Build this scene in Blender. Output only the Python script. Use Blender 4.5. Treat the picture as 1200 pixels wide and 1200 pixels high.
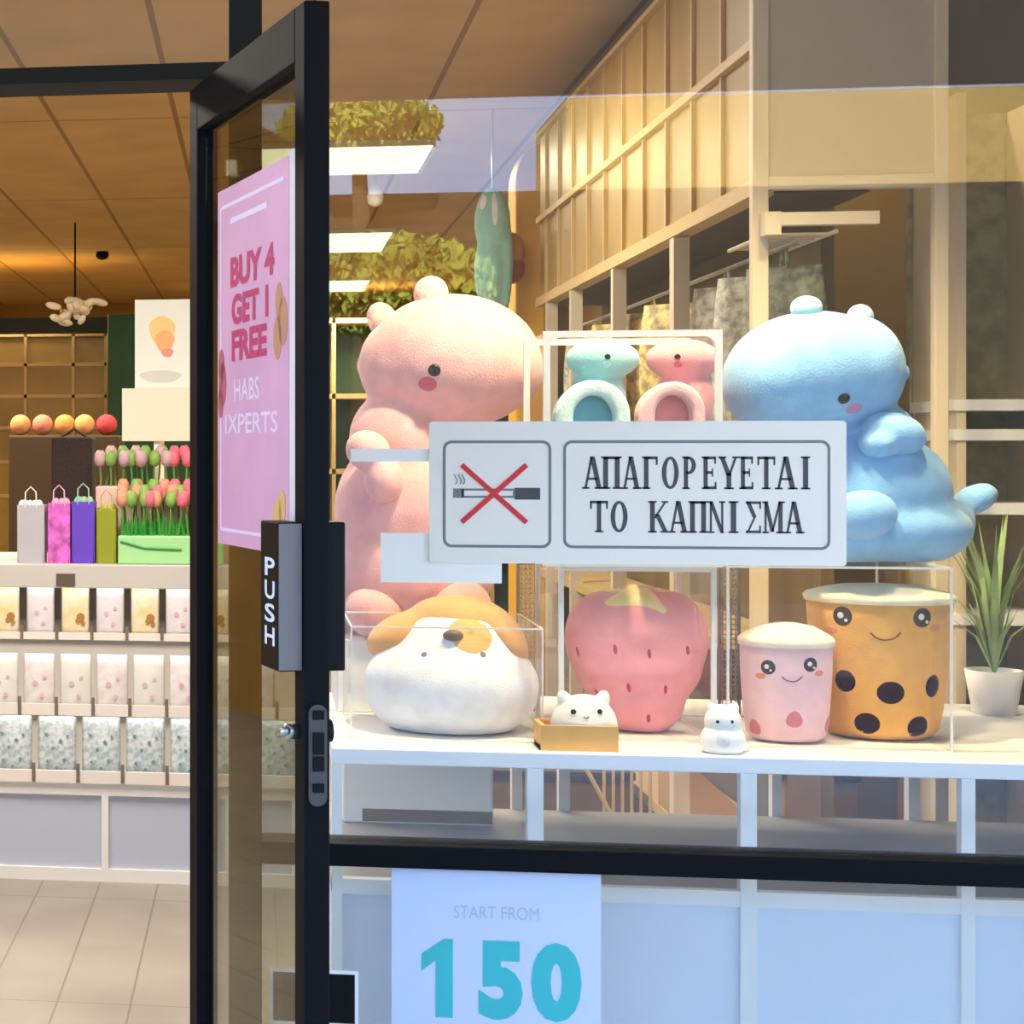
import bpy, bmesh, math, random
from math import sin, cos, pi, radians
from mathutils import Vector, Matrix, Euler
from mathutils.bvhtree import BVHTree

for o in list(bpy.data.objects):
    bpy.data.objects.remove(o, do_unlink=True)
SC = bpy.context.scene
COL = SC.collection
random.seed(7)

# ------------------------------------------------------------------ camera
FPX, CX, CY, EYE = 2200.0, -30.0, 530.0, 1.5
TH = math.atan(0.15)
FW = Vector((-sin(TH), cos(TH), 0)); RT = Vector((cos(TH), sin(TH), 0))
CAM = Vector((0, 0, EYE))
cd = bpy.data.cameras.new('camera'); cam = bpy.data.objects.new('camera', cd); COL.objects.link(cam)
cam.location = CAM; cam.rotation_euler = (pi/2, 0, TH)
cd.sensor_width = 36; cd.lens = 36*FPX/1200
cd.shift_x = (600-CX)/1200; cd.shift_y = (CY-600)/1200
cd.clip_start = 0.05; cd.clip_end = 200
SC.camera = cam

# ------------------------------------------------------------------ exposure, world, sun, interior lamps
SC.view_settings.view_transform = 'Standard'; SC.view_settings.look = 'None'
SC.view_settings.gamma = 1; SC.view_settings.use_curve_mapping = False
SC.view_settings.exposure = 0.42
SC.cycles.transparent_max_bounces = 32
SC.cycles.sample_clamp_indirect = 4.0

W = bpy.data.worlds.new('sky'); SC.world = W; W.use_nodes = True
nt = W.node_tree; nt.nodes.clear()
wo = nt.nodes.new('ShaderNodeOutputWorld'); bg = nt.nodes.new('ShaderNodeBackground')
tc = nt.nodes.new('ShaderNodeTexCoord'); nz = nt.nodes.new('ShaderNodeTexNoise'); cr = nt.nodes.new('ShaderNodeValToRGB')
nz.inputs['Scale'].default_value = 3.0; nz.inputs['Detail'].default_value = 6
cr.color_ramp.elements[0].position = .56; cr.color_ramp.elements[0].color = (.27, .52, 1, 1)
cr.color_ramp.elements[1].position = .80; cr.color_ramp.elements[1].color = (.95, .95, 1, 1)
nt.links.new(tc.outputs['Generated'], nz.inputs['Vector']); nt.links.new(nz.outputs['Fac'], cr.inputs['Fac'])
nt.links.new(cr.outputs['Color'], bg.inputs['Color']); nt.links.new(bg.outputs[0], wo.inputs['Surface'])
bg.inputs['Strength'].default_value = 5.2

def lamp(name, kind, loc, energy, color, rot=(0, 0, 0), **kw):
    l = bpy.data.lights.new(name, kind); l.energy = energy; l.color = color
    for k, v in kw.items(): setattr(l, k, v)
    o = bpy.data.objects.new(name, l); COL.objects.link(o); o.location = loc; o.rotation_euler = rot
    return o
lamp('sun', 'SUN', (0, 6, 12), 30.0, (1, .93, .76), (radians(-60), 0, radians(12)), angle=.01)
WARM = (1, .86, .62); DAY = (1, .92, .80)
CEIL = 2.85
for (lx, ly, e) in ((-1.7, 5.2, 50), (-.2, 5.8, 50), (-1.8, 9, 70), (.3, 8.6, 30), (.7, 12.2, 50), (-2, 13, 80), (.5, 15.3, 60)):
    lamp('ceiling_lamp', 'AREA', (lx, ly, CEIL-.06), e, DAY if ly < 6 else WARM, size=1.2, shape='RECTANGLE', size_y=.5)
lamp('window_downlight_lamp', 'SPOT', (1.12, 3.42, 2.78), 60, (1, .82, .48), spot_size=radians(110), spot_blend=.5, shadow_soft_size=.06)  # added lamp, brightens the cup lids and the blue plush
lamp('window_downlight_lamp', 'SPOT', (.64, 3.44, 2.78), 118, (1, .82, .48), spot_size=radians(110), spot_blend=.5, shadow_soft_size=.06)
lamp('window_downlight_lamp', 'SPOT', (1.35, 5.0, 2.78), 30, (1, .80, .5), spot_size=radians(130), spot_blend=.5, shadow_soft_size=.06)

# ------------------------------------------------------------------ pixel helpers (plan on 1200x1200)
def ray(u, v):
    return FW + RT*((u-CX)/FPX) + Vector((0, 0, (CY-v)/FPX))
def at(u, v, Y):
    d = ray(u, v); return CAM + d*(Y/d.y)
def atz(u, v, z):
    d = ray(u, v); return CAM + d*((z-EYE)/d.z)
def atx(u, v, x):
    d = ray(u, v); return CAM + d*(x/d.x)
def px(u, Y): return at(u, 530, Y).x
def pz(v, u, Y): return at(u, v, Y).z
def kx(u, Y): return abs(px(u+.5, Y)-px(u-.5, Y))
def kz(u, Y): return Y/ray(u, 530).y/FPX

# ------------------------------------------------------------------ materials
def lin(c):
    return tuple(((x/255)/12.92 if x/255 <= .04045 else ((x/255+.055)/1.055)**2.4) for x in c)
MATS = {}
def mat(name, col, rough=.5, metal=0, bump=0, bscale=60, sheen=0, emis=0, spec=.5, var=0, vscale=8, col2=None):
    if name in MATS: return MATS[name]
    m = bpy.data.materials.new(name); m.use_nodes = True; n = m.node_tree; b = n.nodes['Principled BSDF']
    c = lin(col)+(1,)
    b.inputs['Base Color'].default_value = c; b.inputs['Roughness'].default_value = rough
    b.inputs['Metallic'].default_value = metal; b.inputs['Specular IOR Level'].default_value = spec
    if sheen:
        b.inputs['Sheen Weight'].default_value = sheen; b.inputs['Sheen Roughness'].default_value = .5
    if emis:
        b.inputs['Emission Color'].default_value = c; b.inputs['Emission Strength'].default_value = emis
    t = n.nodes.new('ShaderNodeTexCoord')
    if var or col2:
        z = n.nodes.new('ShaderNodeTexNoise'); z.inputs['Scale'].default_value = vscale; z.inputs['Detail'].default_value = 4
        n.links.new(t.outputs['Object'], z.inputs['Vector'])
        r = n.nodes.new('ShaderNodeValToRGB')
        a = tuple(max(0, x*(1-var)) for x in c[:3])+(1,); e = (lin(col2)+(1,)) if col2 else tuple(min(1, x*(1+var)) for x in c[:3])+(1,)
        r.color_ramp.elements[0].position = .38; r.color_ramp.elements[1].position = .62
        r.color_ramp.elements[0].color = a; r.color_ramp.elements[1].color = e
        n.links.new(z.outputs['Fac'], r.inputs['Fac']); n.links.new(r.outputs['Color'], b.inputs['Base Color'])
    if bump:
        z = n.nodes.new('ShaderNodeTexNoise'); z.inputs['Scale'].default_value = bscale; z.inputs['Detail'].default_value = 3
        n.links.new(t.outputs['Object'], z.inputs['Vector'])
        bp = n.nodes.new('ShaderNodeBump'); bp.inputs['Strength'].default_value = bump; bp.inputs['Distance'].default_value = .01
        n.links.new(z.outputs['Fac'], bp.inputs['Height']); n.links.new(bp.outputs[0], b.inputs['Normal'])
    MATS[name] = m
    return m
def plush(name, col, **k):
    return mat(name, col, rough=.95, bump=.25, bscale=300, sheen=.35, spec=.1, var=.05, vscale=30, **k)
def glass(name, tint=(1, 1, 1), refl=1.0, haze=0.0):
    m = bpy.data.materials.new(name); m.use_nodes = True; n = m.node_tree; n.nodes.clear(); L = n.links.new
    out = n.nodes.new('ShaderNodeOutputMaterial'); mx = n.nodes.new('ShaderNodeMixShader')
    tr = n.nodes.new('ShaderNodeBsdfTransparent'); gl = n.nodes.new('ShaderNodeBsdfGlossy')
    tr.inputs['Color'].default_value = tint+(1,); gl.inputs['Roughness'].default_value = 0
    g = n.nodes.new('ShaderNodeNewGeometry'); dt = n.nodes.new('ShaderNodeVectorMath'); dt.operation = 'DOT_PRODUCT'
    L(g.outputs['Normal'], dt.inputs[0]); L(g.outputs['Incoming'], dt.inputs[1])
    def mth(op, a, b=None):
        q = n.nodes.new('ShaderNodeMath'); q.operation = op
        if hasattr(a, 'links'): L(a, q.inputs[0])
        else: q.inputs[0].default_value = a
        if b is not None:
            if hasattr(b, 'links'): L(b, q.inputs[1])
            else: q.inputs[1].default_value = b
        return q.outputs[0]
    a = mth('ABSOLUTE', dt.outputs['Value']); a = mth('SUBTRACT', 1.0, a); a = mth('POWER', a, 5.0)
    a = mth('MULTIPLY', a, .96); a = mth('ADD', a, .04); a = mth('MULTIPLY', a, refl)
    L(a, mx.inputs[0]); L(tr.outputs[0], mx.inputs[1]); L(gl.outputs[0], mx.inputs[2]); L(mx.outputs[0], out.inputs['Surface'])
    MATS[name] = m
    return m

# ------------------------------------------------------------------ mesh helpers
class MB:
    def __init__(s): s.v = []; s.f = []
    def add(s, vs, fs):
        b = len(s.v); s.v += [Vector(p) for p in vs]; s.f += [tuple(i+b for i in f) for f in fs]; return s
    def box(s, x0, x1, y0, y1, z0, z1):
        x0, x1 = sorted((x0, x1)); y0, y1 = sorted((y0, y1)); z0, z1 = sorted((z0, z1))
        return s.add([(x0,y0,z0),(x1,y0,z0),(x1,y1,z0),(x0,y1,z0),(x0,y0,z1),(x1,y0,z1),(x1,y1,z1),(x0,y1,z1)],
                     [(0,3,2,1),(4,5,6,7),(0,1,5,4),(1,2,6,5),(2,3,7,6),(3,0,4,7)])
    def prism(s, pts, y0, y1):
        """outline of (x, z) pairs, counter-clockwise seen from -y, extruded from y0 to y1"""
        n = len(pts); a = 0
        for i in range(n):
            p, q = pts[i], pts[(i+1) % n]; a += p[0]*q[1]-q[0]*p[1]
        if a < 0: pts = pts[::-1]
        vs = [(p[0], y0, p[1]) for p in pts]+[(p[0], y1, p[1]) for p in pts]
        fs = [tuple(range(n)), tuple(range(2*n-1, n-1, -1))]
        fs += [(i, i+n, (i+1) % n+n, (i+1) % n) for i in range(n)]
        return s.add(vs, fs)
    def ring(s, outer, inner, y0, y1):
        n = len(outer)
        vs = [(p[0], y0, p[1]) for p in outer]+[(p[0], y0, p[1]) for p in inner]+[(p[0], y1, p[1]) for p in outer]+[(p[0], y1, p[1]) for p in inner]
        fs = []
        for i in range(n):
            j = (i+1) % n
            fs += [(i, j, n+j, n+i), (2*n+i, 3*n+i, 3*n+j, 2*n+j), (i, 2*n+i, 2*n+j, j), (n+i, n+j, 3*n+j, 3*n+i)]
        return s.add(vs, fs)
    def tube(s, pts, r, seg=10, cap=True):
        pts = [Vector(p) for p in pts]; n = len(pts)
        rs = list(r) if isinstance(r, (list, tuple)) else [r]*n
        b = len(s.v); up = None
        for i, p in enumerate(pts):
            d = (pts[min(i+1, n-1)]-pts[max(i-1, 0)]).normalized()
            if up is None: up = Vector((0, 0, 1)) if abs(d.z) < .9 else Vector((1, 0, 0))
            a = d.cross(up).normalized(); c = a.cross(d).normalized(); up = c
            for k in range(seg):
                t = 2*pi*k/seg; s.v.append(p+(a*cos(t)+c*sin(t))*rs[i])
        for i in range(n-1):
            for k in range(seg):
                k2 = (k+1) % seg
                s.f.append((b+i*seg+k, b+i*seg+k2, b+(i+1)*seg+k2, b+(i+1)*seg+k))
        if cap:
            s.f.append(tuple(b+k for k in range(seg))[::-1]); s.f.append(tuple(b+(n-1)*seg+k for k in range(seg)))
        return s
    def lathe(s, prof, c=(0, 0, 0), seg=32, sx=1, sy=1):
        c = Vector(c); b = len(s.v); n = len(prof)
        for r, z in prof:
            for k in range(seg):
                t = 2*pi*k/seg; s.v.append(c+Vector((r*cos(t)*sx, r*sin(t)*sy, z)))
        for i in range(n-1):
            for k in range(seg):
                k2 = (k+1) % seg
                s.f.append((b+i*seg+k, b+i*seg+k2, b+(i+1)*seg+k2, b+(i+1)*seg+k))
        s.f.append(tuple(b+k for k in range(seg))[::-1]); s.f.append(tuple(b+(n-1)*seg+k for k in range(seg)))
        return s
    def sph(s, c, r, rot=None, seg=24, rings=14):
        c = Vector(c); r = (r, r, r) if not isinstance(r, (tuple, list)) else r
        M = Euler(rot).to_matrix() if rot else Matrix.Identity(3)
        b = len(s.v); s.v.append(c+M @ Vector((0, 0, r[2])))
        for i in range(1, rings):
            a = pi*i/rings
            for k in range(seg):
                t = 2*pi*k/seg; s.v.append(c+M @ Vector((r[0]*sin(a)*cos(t), r[1]*sin(a)*sin(t), r[2]*cos(a))))
        s.v.append(c+M @ Vector((0, 0, -r[2]))); e = len(s.v)-1
        for k in range(seg):
            k2 = (k+1) % seg
            s.f.append((b, b+1+k, b+1+k2)); s.f.append((e, e-seg+k2, e-seg+k))
            for i in range(rings-2):
                p = b+1+i*seg; s.f.append((p+k, p+seg+k, p+seg+k2, p+k2))
        return s
    def build(s, name, m, parent=None, bevel=0, smooth=False, seg=2, world=True):
        """world=True: vertices are world coordinates and get moved into the parent's (unrotated) frame"""
        off = Vector((0, 0, 0))
        if parent is not None and world:
            q = parent
            while q is not None: off += Vector(q.location); q = q.parent
        me = bpy.data.meshes.new(name); me.from_pydata([p-off for p in s.v], [], s.f); me.update()
        if smooth:
            for p in me.polygons: p.use_smooth = True
        o = bpy.data.objects.new(name, me); COL.objects.link(o)
        me.materials.append(m if not isinstance(m, str) else MATS[m])
        if parent is not None: o.parent = parent
        if bevel:
            b = o.modifiers.new('bevel', 'BEVEL'); b.width = bevel; b.segments = seg; b.limit_method = 'ANGLE'; b.angle_limit = radians(40)
        return o
def tag(o, label=None, cat=None, group=None, kind=None):
    if label: o['label'] = label
    if cat: o['category'] = cat
    if group: o['group'] = group
    if kind: o['kind'] = kind
    return o
def thing(name, label, cat, loc=(0, 0, 0), group=None, rot=(0, 0, 0), kind=None):
    o = bpy.data.objects.new(name, None); COL.objects.link(o); o.location = loc; o.rotation_euler = rot; o.empty_display_size = .1
    return tag(o, label, cat, group, kind)
def dup(root, loc, label=None, group=None, rot=None, mats=None, scale=None):
    r = root.copy(); COL.objects.link(r); r.location = loc
    if rot: r.rotation_euler = rot
    if scale: r.scale = scale
    if label: r['label'] = label
    if group: r['group'] = group
    for ch in list(root.children):
        c = ch.copy(); COL.objects.link(c); c.parent = r
        if mats and ch.name.split('.')[0] in mats:
            c.data = ch.data.copy(); c.data.materials.clear(); c.data.materials.append(mats[ch.name.split('.')[0]])
        for g in list(ch.children):
            d = g.copy(); COL.objects.link(d); d.parent = c
    return r
def struct(name, mb, m, **k):
    return tag(mb.build(name, m, **k), kind='structure')
def soft(name, mb, m, parent, voxel=.008, smooth=10, fac=.5, zmin=None):
    """fuse the ellipsoids of mb into one soft continuous skin; returns (object, BVH in world space)"""
    me = bpy.data.meshes.new('tmp'); me.from_pydata(mb.v, [], mb.f); me.update()
    t = bpy.data.objects.new('tmp', me); COL.objects.link(t)
    r = t.modifiers.new('r', 'REMESH'); r.mode = 'VOXEL'; r.voxel_size = voxel
    s = t.modifiers.new('s', 'SMOOTH'); s.iterations = smooth; s.factor = fac
    dg = bpy.context.evaluated_depsgraph_get(); ev = t.evaluated_get(dg); em = ev.to_mesh()
    vs = [v.co.copy() for v in em.vertices]; fs = [tuple(p.vertices) for p in em.polygons]
    ev.to_mesh_clear(); bpy.data.objects.remove(t, do_unlink=True); bpy.data.meshes.remove(me)
    if zmin is not None:
        for p in vs: p.z = max(p.z, zmin)
    b = MB(); b.v = vs; b.f = fs
    return b.build(name, m, parent, smooth=True), BVHTree.FromPolygons(vs, fs)
def hit(bvh, u, v):
    loc, nor, i, d = bvh.ray_cast(CAM, ray(u, v).normalized())
    return (loc, nor) if loc is not None else (None, None)
def patch(mb, bvh, u, v, ru, rv, ang=0, seg=20, rings=4, off=.0012, shape=None):
    """a spot stitched onto a surface: disc of points laid on the skin round the point seen at (u, v)"""
    c, n = hit(bvh, u, v)
    if c is None: return
    k = (c-CAM).dot(FW)/FPX
    ax = Vector((0, 0, 1)).cross(n).normalized(); ay = n.cross(ax).normalized()
    vs = []
    for i in range(rings+1):
        for j in range(seg):
            t = 2*pi*j/seg; q = i/rings
            if shape: a, b = shape(t)
            else: a, b = cos(t), sin(t)
            x, y = a*q*ru*k, b*q*rv*k
            x, y = x*cos(ang)-y*sin(ang), x*sin(ang)+y*cos(ang)
            p = c+ax*x+ay*y+n*.05
            h = bvh.ray_cast(p, -n)
            if h[0] is None or (h[0]-p).length > .12: h = (p-n*.05, n)
            vs.append(h[0]+h[1]*off*(1 if i < rings else .1))
    fs = [tuple(range(seg))]
    for i in range(rings):
        for j in range(seg):
            j2 = (j+1) % seg
            fs.append((i*seg+j, i*seg+j2, (i+1)*seg+j2, (i+1)*seg+j))
    mb.add(vs, [f[::-1] if False else f for f in fs])
def line_on(mb, bvh, pts, r, off=.001):
    ps = []
    for u, v in pts:
        c, n = hit(bvh, u, v)
        if c is not None: ps.append(c+n*off)
    if len(ps) > 1: mb.tube(ps, r, 6)
def eye(name, bvh, u, v, r, m, parent, flat=.6):
    c, n = hit(bvh, u, v); k = (c-CAM).dot(FW)/FPX
    b = MB(); q = n.to_track_quat('Z', 'Y').to_euler(); b.sph(c, (r*k, r*k, r*k*flat), q, 16, 10)
    return b.build(name, m, parent, smooth=True)
def rrect(x0, x1, z0, z1, r, n=6):
    pts = []
    for cx_, cz_, a0 in ((x1-r, z0+r, -90), (x1-r, z1-r, 0), (x0+r, z1-r, 90), (x0+r, z0+r, 180)):
        for i in range(n+1):
            a = radians(a0+90*i/n); pts.append((cx_+r*cos(a), cz_+r*sin(a)))
    return pts
def text_mesh(name, txt, m, parent, x0, x1, z0, z1, y, bold=0, depth=.0004, world=True):
    """built-in lettering turned into a mesh that fills the given box in the xz plane, facing -y"""
    cu = bpy.data.curves.new('txt', 'FONT'); cu.body = txt; cu.offset = bold; cu.extrude = 0; cu.resolution_u = 4
    t = bpy.data.objects.new('txt', cu); COL.objects.link(t)
    dg = bpy.context.evaluated_depsgraph_get(); em = t.evaluated_get(dg).to_mesh()
    vs = [v.co.copy() for v in em.vertices]; fs = [tuple(p.vertices) for p in em.polygons]
    t.evaluated_get(dg).to_mesh_clear(); bpy.data.objects.remove(t, do_unlink=True)
    ax, bx = min(v.x for v in vs), max(v.x for v in vs); az, bz = min(v.y for v in vs), max(v.y for v in vs)
    b = MB(); b.v = [Vector((x0+(v.x-ax)/(bx-ax)*(x1-x0), y, z0+(v.y-az)/(bz-az)*(z1-z0))) for v in vs]; b.f = fs
    return b.build(name, m, parent, world=world)

# ================================================================== materials
mat('black_frame', (12, 12, 15), .6, spec=.1)
mat('black_plastic', (14, 13, 13), .5, spec=.15)
mat('grey_metal', (116, 113, 110), .5, .2)
mat('steel', (190, 190, 186), .3, .9)
mat('white_metal', (238, 236, 232), .4)
mat('white_board', (240, 238, 236), .5)
mat('panel_grey', (222, 228, 238), .5)
mat('floor_tile', (168, 154, 138), .45)
mat('gold_panel', (164, 130, 62), .4, spec=.4, var=.12, vscale=3)
mat('gold_wall', (172, 136, 66), .6, var=.08, vscale=2)
mat('tan_bar', (206, 172, 112), .5)
mat('brown_dark', (70, 50, 28), .7)
mat('green_dark', (24, 66, 40), .6)
mat('paper_white', (244, 242, 242), .7)
mat('cream', (240, 226, 206), .7)
mat('shelf_grey', (196, 192, 186), .5)
mat('lamp_white', (255, 244, 205), .5, emis=1.2)
glass('window_glass', (.97, .98, .97), 1.15)
glass('door_glass', (.74, .78, .73), 1.0)
glass('acrylic', (.99, .99, .985), .3)
GY = 3.25                                   # plane of the shop front

# ================================================================== the setting
def board_mat(name, col, colj, sx, sy, ox, oy, w=.012, rough=.6, var=.08):
    m = mat(name, col, rough); n = m.node_tree; L = n.links.new; b = n.nodes['Principled BSDF']
    t = n.nodes.new('ShaderNodeTexCoord'); sp = n.nodes.new('ShaderNodeSeparateXYZ'); L(t.outputs['Object'], sp.inputs[0])
    def mth(op, a, c=None):
        q = n.nodes.new('ShaderNodeMath'); q.operation = op
        for i, x in enumerate((a, c)):
            if x is None: continue
            if hasattr(x, 'links'): L(x, q.inputs[i])
            else: q.inputs[i].default_value = x
        return q.outputs[0]
    def seam(axis, s, o):
        f = mth('FRACT', mth('DIVIDE', mth('SUBTRACT', axis, o), s)); return mth('LESS_THAN', f, w/s)
    g = mth('MAXIMUM', seam(sp.outputs[0], sx, ox), seam(sp.outputs[1], sy, oy))
    z = n.nodes.new('ShaderNodeTexNoise'); z.inputs['Scale'].default_value = 2.5; L(t.outputs['Object'], z.inputs['Vector'])
    r = n.nodes.new('ShaderNodeValToRGB'); c = lin(col)
    r.color_ramp.elements[0].position = .35; r.color_ramp.elements[1].position = .65
    r.color_ramp.elements[0].color = tuple(x*(1-var) for x in c)+(1,); r.color_ramp.elements[1].color = tuple(min(1, x*(1+var)) for x in c)+(1,)
    L(z.outputs['Fac'], r.inputs[0])
    mx = n.nodes.new('ShaderNodeMix'); mx.data_type = 'RGBA'; L(g, mx.inputs[0]); L(r.outputs[0], mx.inputs[6]); mx.inputs[7].default_value = lin(colj)+(1,)
    L(mx.outputs[2], b.inputs['Base Color']); return m
XL, XR, YB = -4.2, 2.6, 17.0
struct('floor', MB().box(XL, XR, 3.1, YB, -.1, 0), board_mat('floor_boards', (146, 138, 130), (116, 108, 100), .2, 1.2, .06, .3, .006, .4))
struct('ceiling', MB().box(XL, XR, 3.33, YB, CEIL, CEIL+.2), board_mat('ceiling_boards', (206, 172, 118), (150, 118, 72), .49, 2.4, -.33, 5.2, .02))
struct('wall_left', MB().box(XL-.15, XL, 3.1, YB+.15, 0, CEIL+.2), 'gold_wall')
struct('wall_right', MB().box(XR, XR+.15, 3.1, YB+.15, 0, CEIL+.2), 'gold_wall')
struct('wall_back', MB().box(XL, XR, YB, YB+.15, 0, CEIL+.2), 'gold_wall')
wf = MB()
wf.box(XL-.15, XR+.15, 3.2, 3.33, 2.45, 3.25)                  # solid strip above the glazing
wf.box(XL-.15, -1.55, 3.2, 3.33, 0, 2.45); wf.box(1.75, XR+.15, 3.2, 3.33, 0, 2.45)
struct('wall_front', wf, mat('facade', (120, 112, 100), .8))
struct('roof', MB().box(XL-.15, XR+.15, 3.2, YB+.15, CEIL+.4, CEIL+.6), 'facade')

# the glazing: frame bars and panes
def fbar(mb, u0, u1, v0, v1, Y0=GY-.03, Y1=GY+.05):
    mb.box(px(u0, Y0), px(u1, Y0), Y0, Y1, pz(v1, (u0+u1)/2, Y0), pz(v0, (u0+u1)/2, Y0))
win = thing('window_1', 'black framed shop window in front of the plush display', 'window', (px(750, GY), GY, 0), kind='structure')
zb0, zb1 = pz(1027, 760, GY-.03), pz(1000, 760, GY-.03)
XP0, XP1 = px(268, GY-.03), px(307, GY-.03)                      # post between doorway and window
XW1 = 1.72
fr = MB()
fr.box(XP1, XW1, GY-.03, GY+.05, zb0, zb1)
fr.box(XP1, XW1, GY-.03, GY+.05, 2.39, 2.45); fr.box(XP1, XW1, GY-.03, GY+.05, 0, .07); fr.box(XW1-.06, XW1+.03, GY-.03, GY+.05, 0, 2.45)
fr.build('window_frame', 'black_frame', win, bevel=.002)
MB().box(XP1, XW1-.06, GY, GY+.008, zb1, 2.39).build('upper_pane', 'window_glass', win)
MB().box(XP1, XW1-.06, GY, GY+.008, .07, zb0).build('lower_pane', 'window_glass', win)
dw = thing('door_2', 'black frame of the open shop doorway with glass above', 'doorway', (px(150, GY), GY, 0), kind='structure')
d = MB(); XD0 = -1.5
d.box(XP0, XP1, GY-.03, GY+.05, 0, 2.45); d.box(XD0-.05, XD0, GY-.03, GY+.05, 0, 2.45)
zt0, zt1 = pz(97, 65, GY-.05), pz(78, 65, GY-.05)
d.box(XD0, XP0, GY-.05, GY+.07, zt0, zt1); d.box(XD0, XP1, GY-.03, GY+.05, 2.39, 2.45)
d.build('door_frame', mat('frame_bronze', (34, 33, 29), .6, spec=.1), dw, bevel=.002)
MB().box(XD0, XP0, GY, GY+.008, zt1, 2.39).build('transom_pane', 'window_glass', dw)
MB().box(XD0, XP0, GY-.03, GY+.05, 0, .012).build('threshold', 'steel', dw)

def refl(u, v, y):
    p = at(u, v, 2*GY-y); return Vector((p.x, y, p.z))
# outside: pavement, canopy, road, buildings and trees across the street (they show as reflections)
struct('sidewalk', MB().box(-14, 14, -3.2, 3.1, -.12, 0), mat('paving', (186, 182, 176), .8, var=.1, vscale=3))
struct('road', MB().box(-30, 30, -10.5, -3.2, -.2, -.1), mat('asphalt', (58, 58, 60), .9, var=.1))
struct('kerb', MB().box(-30, 30, -30, -10.5, -.2, 0), 'asphalt')
struct('canopy', MB().box(-6, 6, -2.0, 3.2, 3.06, 3.2), mat('canopy_white', (190, 176, 156), .7))
Yr = 6.5+13.0
zt = pz(222, 700, Yr)
ob = MB().box(-30, 40, -16, -13, 0, zt)
struct('building', ob, mat('facade_across', (40, 38, 30), .8, var=.2, vscale=.6))
p0 = at(628, 200, 2*GY+25); zt2 = pz(112, 760, 2*GY+22)
struct('building', MB().box(p0.x, p0.x+30, -25, -22, 0, zt2), mat('facade_sand', (214, 176, 104), .8, var=.1, vscale=.5))  # added building, screens the sky and turns its reflection golden
mat('leaves', (158, 164, 60), .8, var=.3, vscale=2); mat('bark', (80, 62, 44), .9)
def foliage(mb, c, r, n, leaf=.10):
    for i in range(n):
        d = Vector((random.gauss(0, 1), random.gauss(0, 1), random.gauss(0, 1))).normalized()*random.uniform(.55, 1)
        p = Vector(c)+Vector((d.x*r[0], d.y*r[1], d.z*r[2]))
        q = Euler((random.uniform(0, 6), random.uniform(0, 6), random.uniform(0, 6))).to_matrix(); l = leaf*random.uniform(.6, 1.3)
        mb.add([p+q @ Vector(t) for t in ((-l, 0, 0), (0, -l*.6, .2*l), (l, 0, 0), (0, l*.6, .2*l))], [(0, 1, 2, 3)])
for (u, v, ru, rv, lab) in ((420, 150, 95, 45, 'street tree reflected at the top left of the shop window'),
                            (450, 335, 125, 60, 'low olive tree reflected above the pink plush dinosaur')):
    yy = -12.5 if v < 200 else -9.5; c = refl(u, v, yy); t = thing('street_tree', lab, 'tree', (c.x, c.y, 0), 'trees across the street')
    k = (6.5-yy)/FPX; f = MB(); foliage(f, c, (ru*k, .8, rv*k), 3600, .065); f.build('crown', 'leaves', t)
    MB().tube([(c.x, c.y, 0), (c.x+.05, c.y, c.z*.6), (c.x, c.y, c.z)], [.16, .12, .06], 10).build('trunk', 'bark', t, smooth=True)

# ================================================================== the open glass door, hinged beside the post
HL = at(222, 530, GY-.03); EL = CAM+FW*2.56+RT*((357-CX)/FPX*2.56)
e = Vector((EL.x-HL.x, EL.y-HL.y, 0)); LEN = e.length; e.normalize()
rotz = math.atan2(e.y, e.x); DT = .036
door = thing('door_1', 'open black framed glass door with a push paddle, swung out beside the doorway', 'door', (HL.x, HL.y, 0), rot=(0, 0, rotz), kind='structure')
nL = Vector((-e.y, e.x, 0))                 # local +y, away from the visible inner face
def ds(u, v, y=0.0):
    """pixel -> (distance from the hinge, height) on the door's inner face"""
    dd = ray(u, v); p0 = Vector((HL.x, HL.y, EYE))+nL*y; t = (p0-CAM).dot(nL)/dd.dot(nL); p = CAM+dd*t
    return (p-Vector((HL.x, HL.y, 0))).dot(e), p.z
sA = ds(231, 530)[0]; sB = ds(345, 530)[0]; zT0 = ds(240, 146)[1]; zT1 = ds(232, 98)[1]
B = dict(parent=door, world=False)
MB().box(0, sA, 0, DT, .02, zT1).build('hinge_stile', 'black_frame', bevel=.003, **B)
MB().box(sB, LEN, 0, DT, .02, zT1).build('lock_stile', 'black_frame', bevel=.003, **B)
MB().box(sA, sB, 0, DT, zT0, zT1).build('top_rail', 'black_frame', bevel=.002, **B)
MB().box(sA, sB, 0, DT, .02, .22).build('bottom_rail', 'black_frame', bevel=.002, **B)
MB().box(sA, sB, DT*.4, DT*.6, .22, zT0).build('door_pane', 'door_glass', **B)
s1 = ds(354, 700)[0]; zp0, zp1 = ds(354, 787)[1], ds(354, 612)[1]
pd = MB().box(s1-.085, s1, -.034, 0, zp0, zp1).build('push_paddle', 'black_plastic', bevel=.002, **B)
MB().box(s1, s1+.002, -.033, -.001, zp0+.002, zp1-.002).build('end_plate', 'grey_metal', parent=pd, world=False)
LET = mat('push_white', (225, 225, 222), .6)
zc = zp1-.05; lh = (zp1-zp0)*.125
for ch in 'PUSH':
    text_mesh('letter', ch, LET, pd, s1-.062, s1-.014, zc-lh, zc, -.0346, .02, world=False); zc -= lh*1.25
pull = MB()
pull.box(s1-.085, s1, DT, DT+.026, zp0, zp1); pull.build('pull_handle', 'black_plastic', bevel=.003, **B)
zl0, zl1 = ds(357, 945)[1], ds(357, 826)[1]
lk = MB().prism(rrect(0, .026, zl0, zl1, .012), 0, .002)
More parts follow.
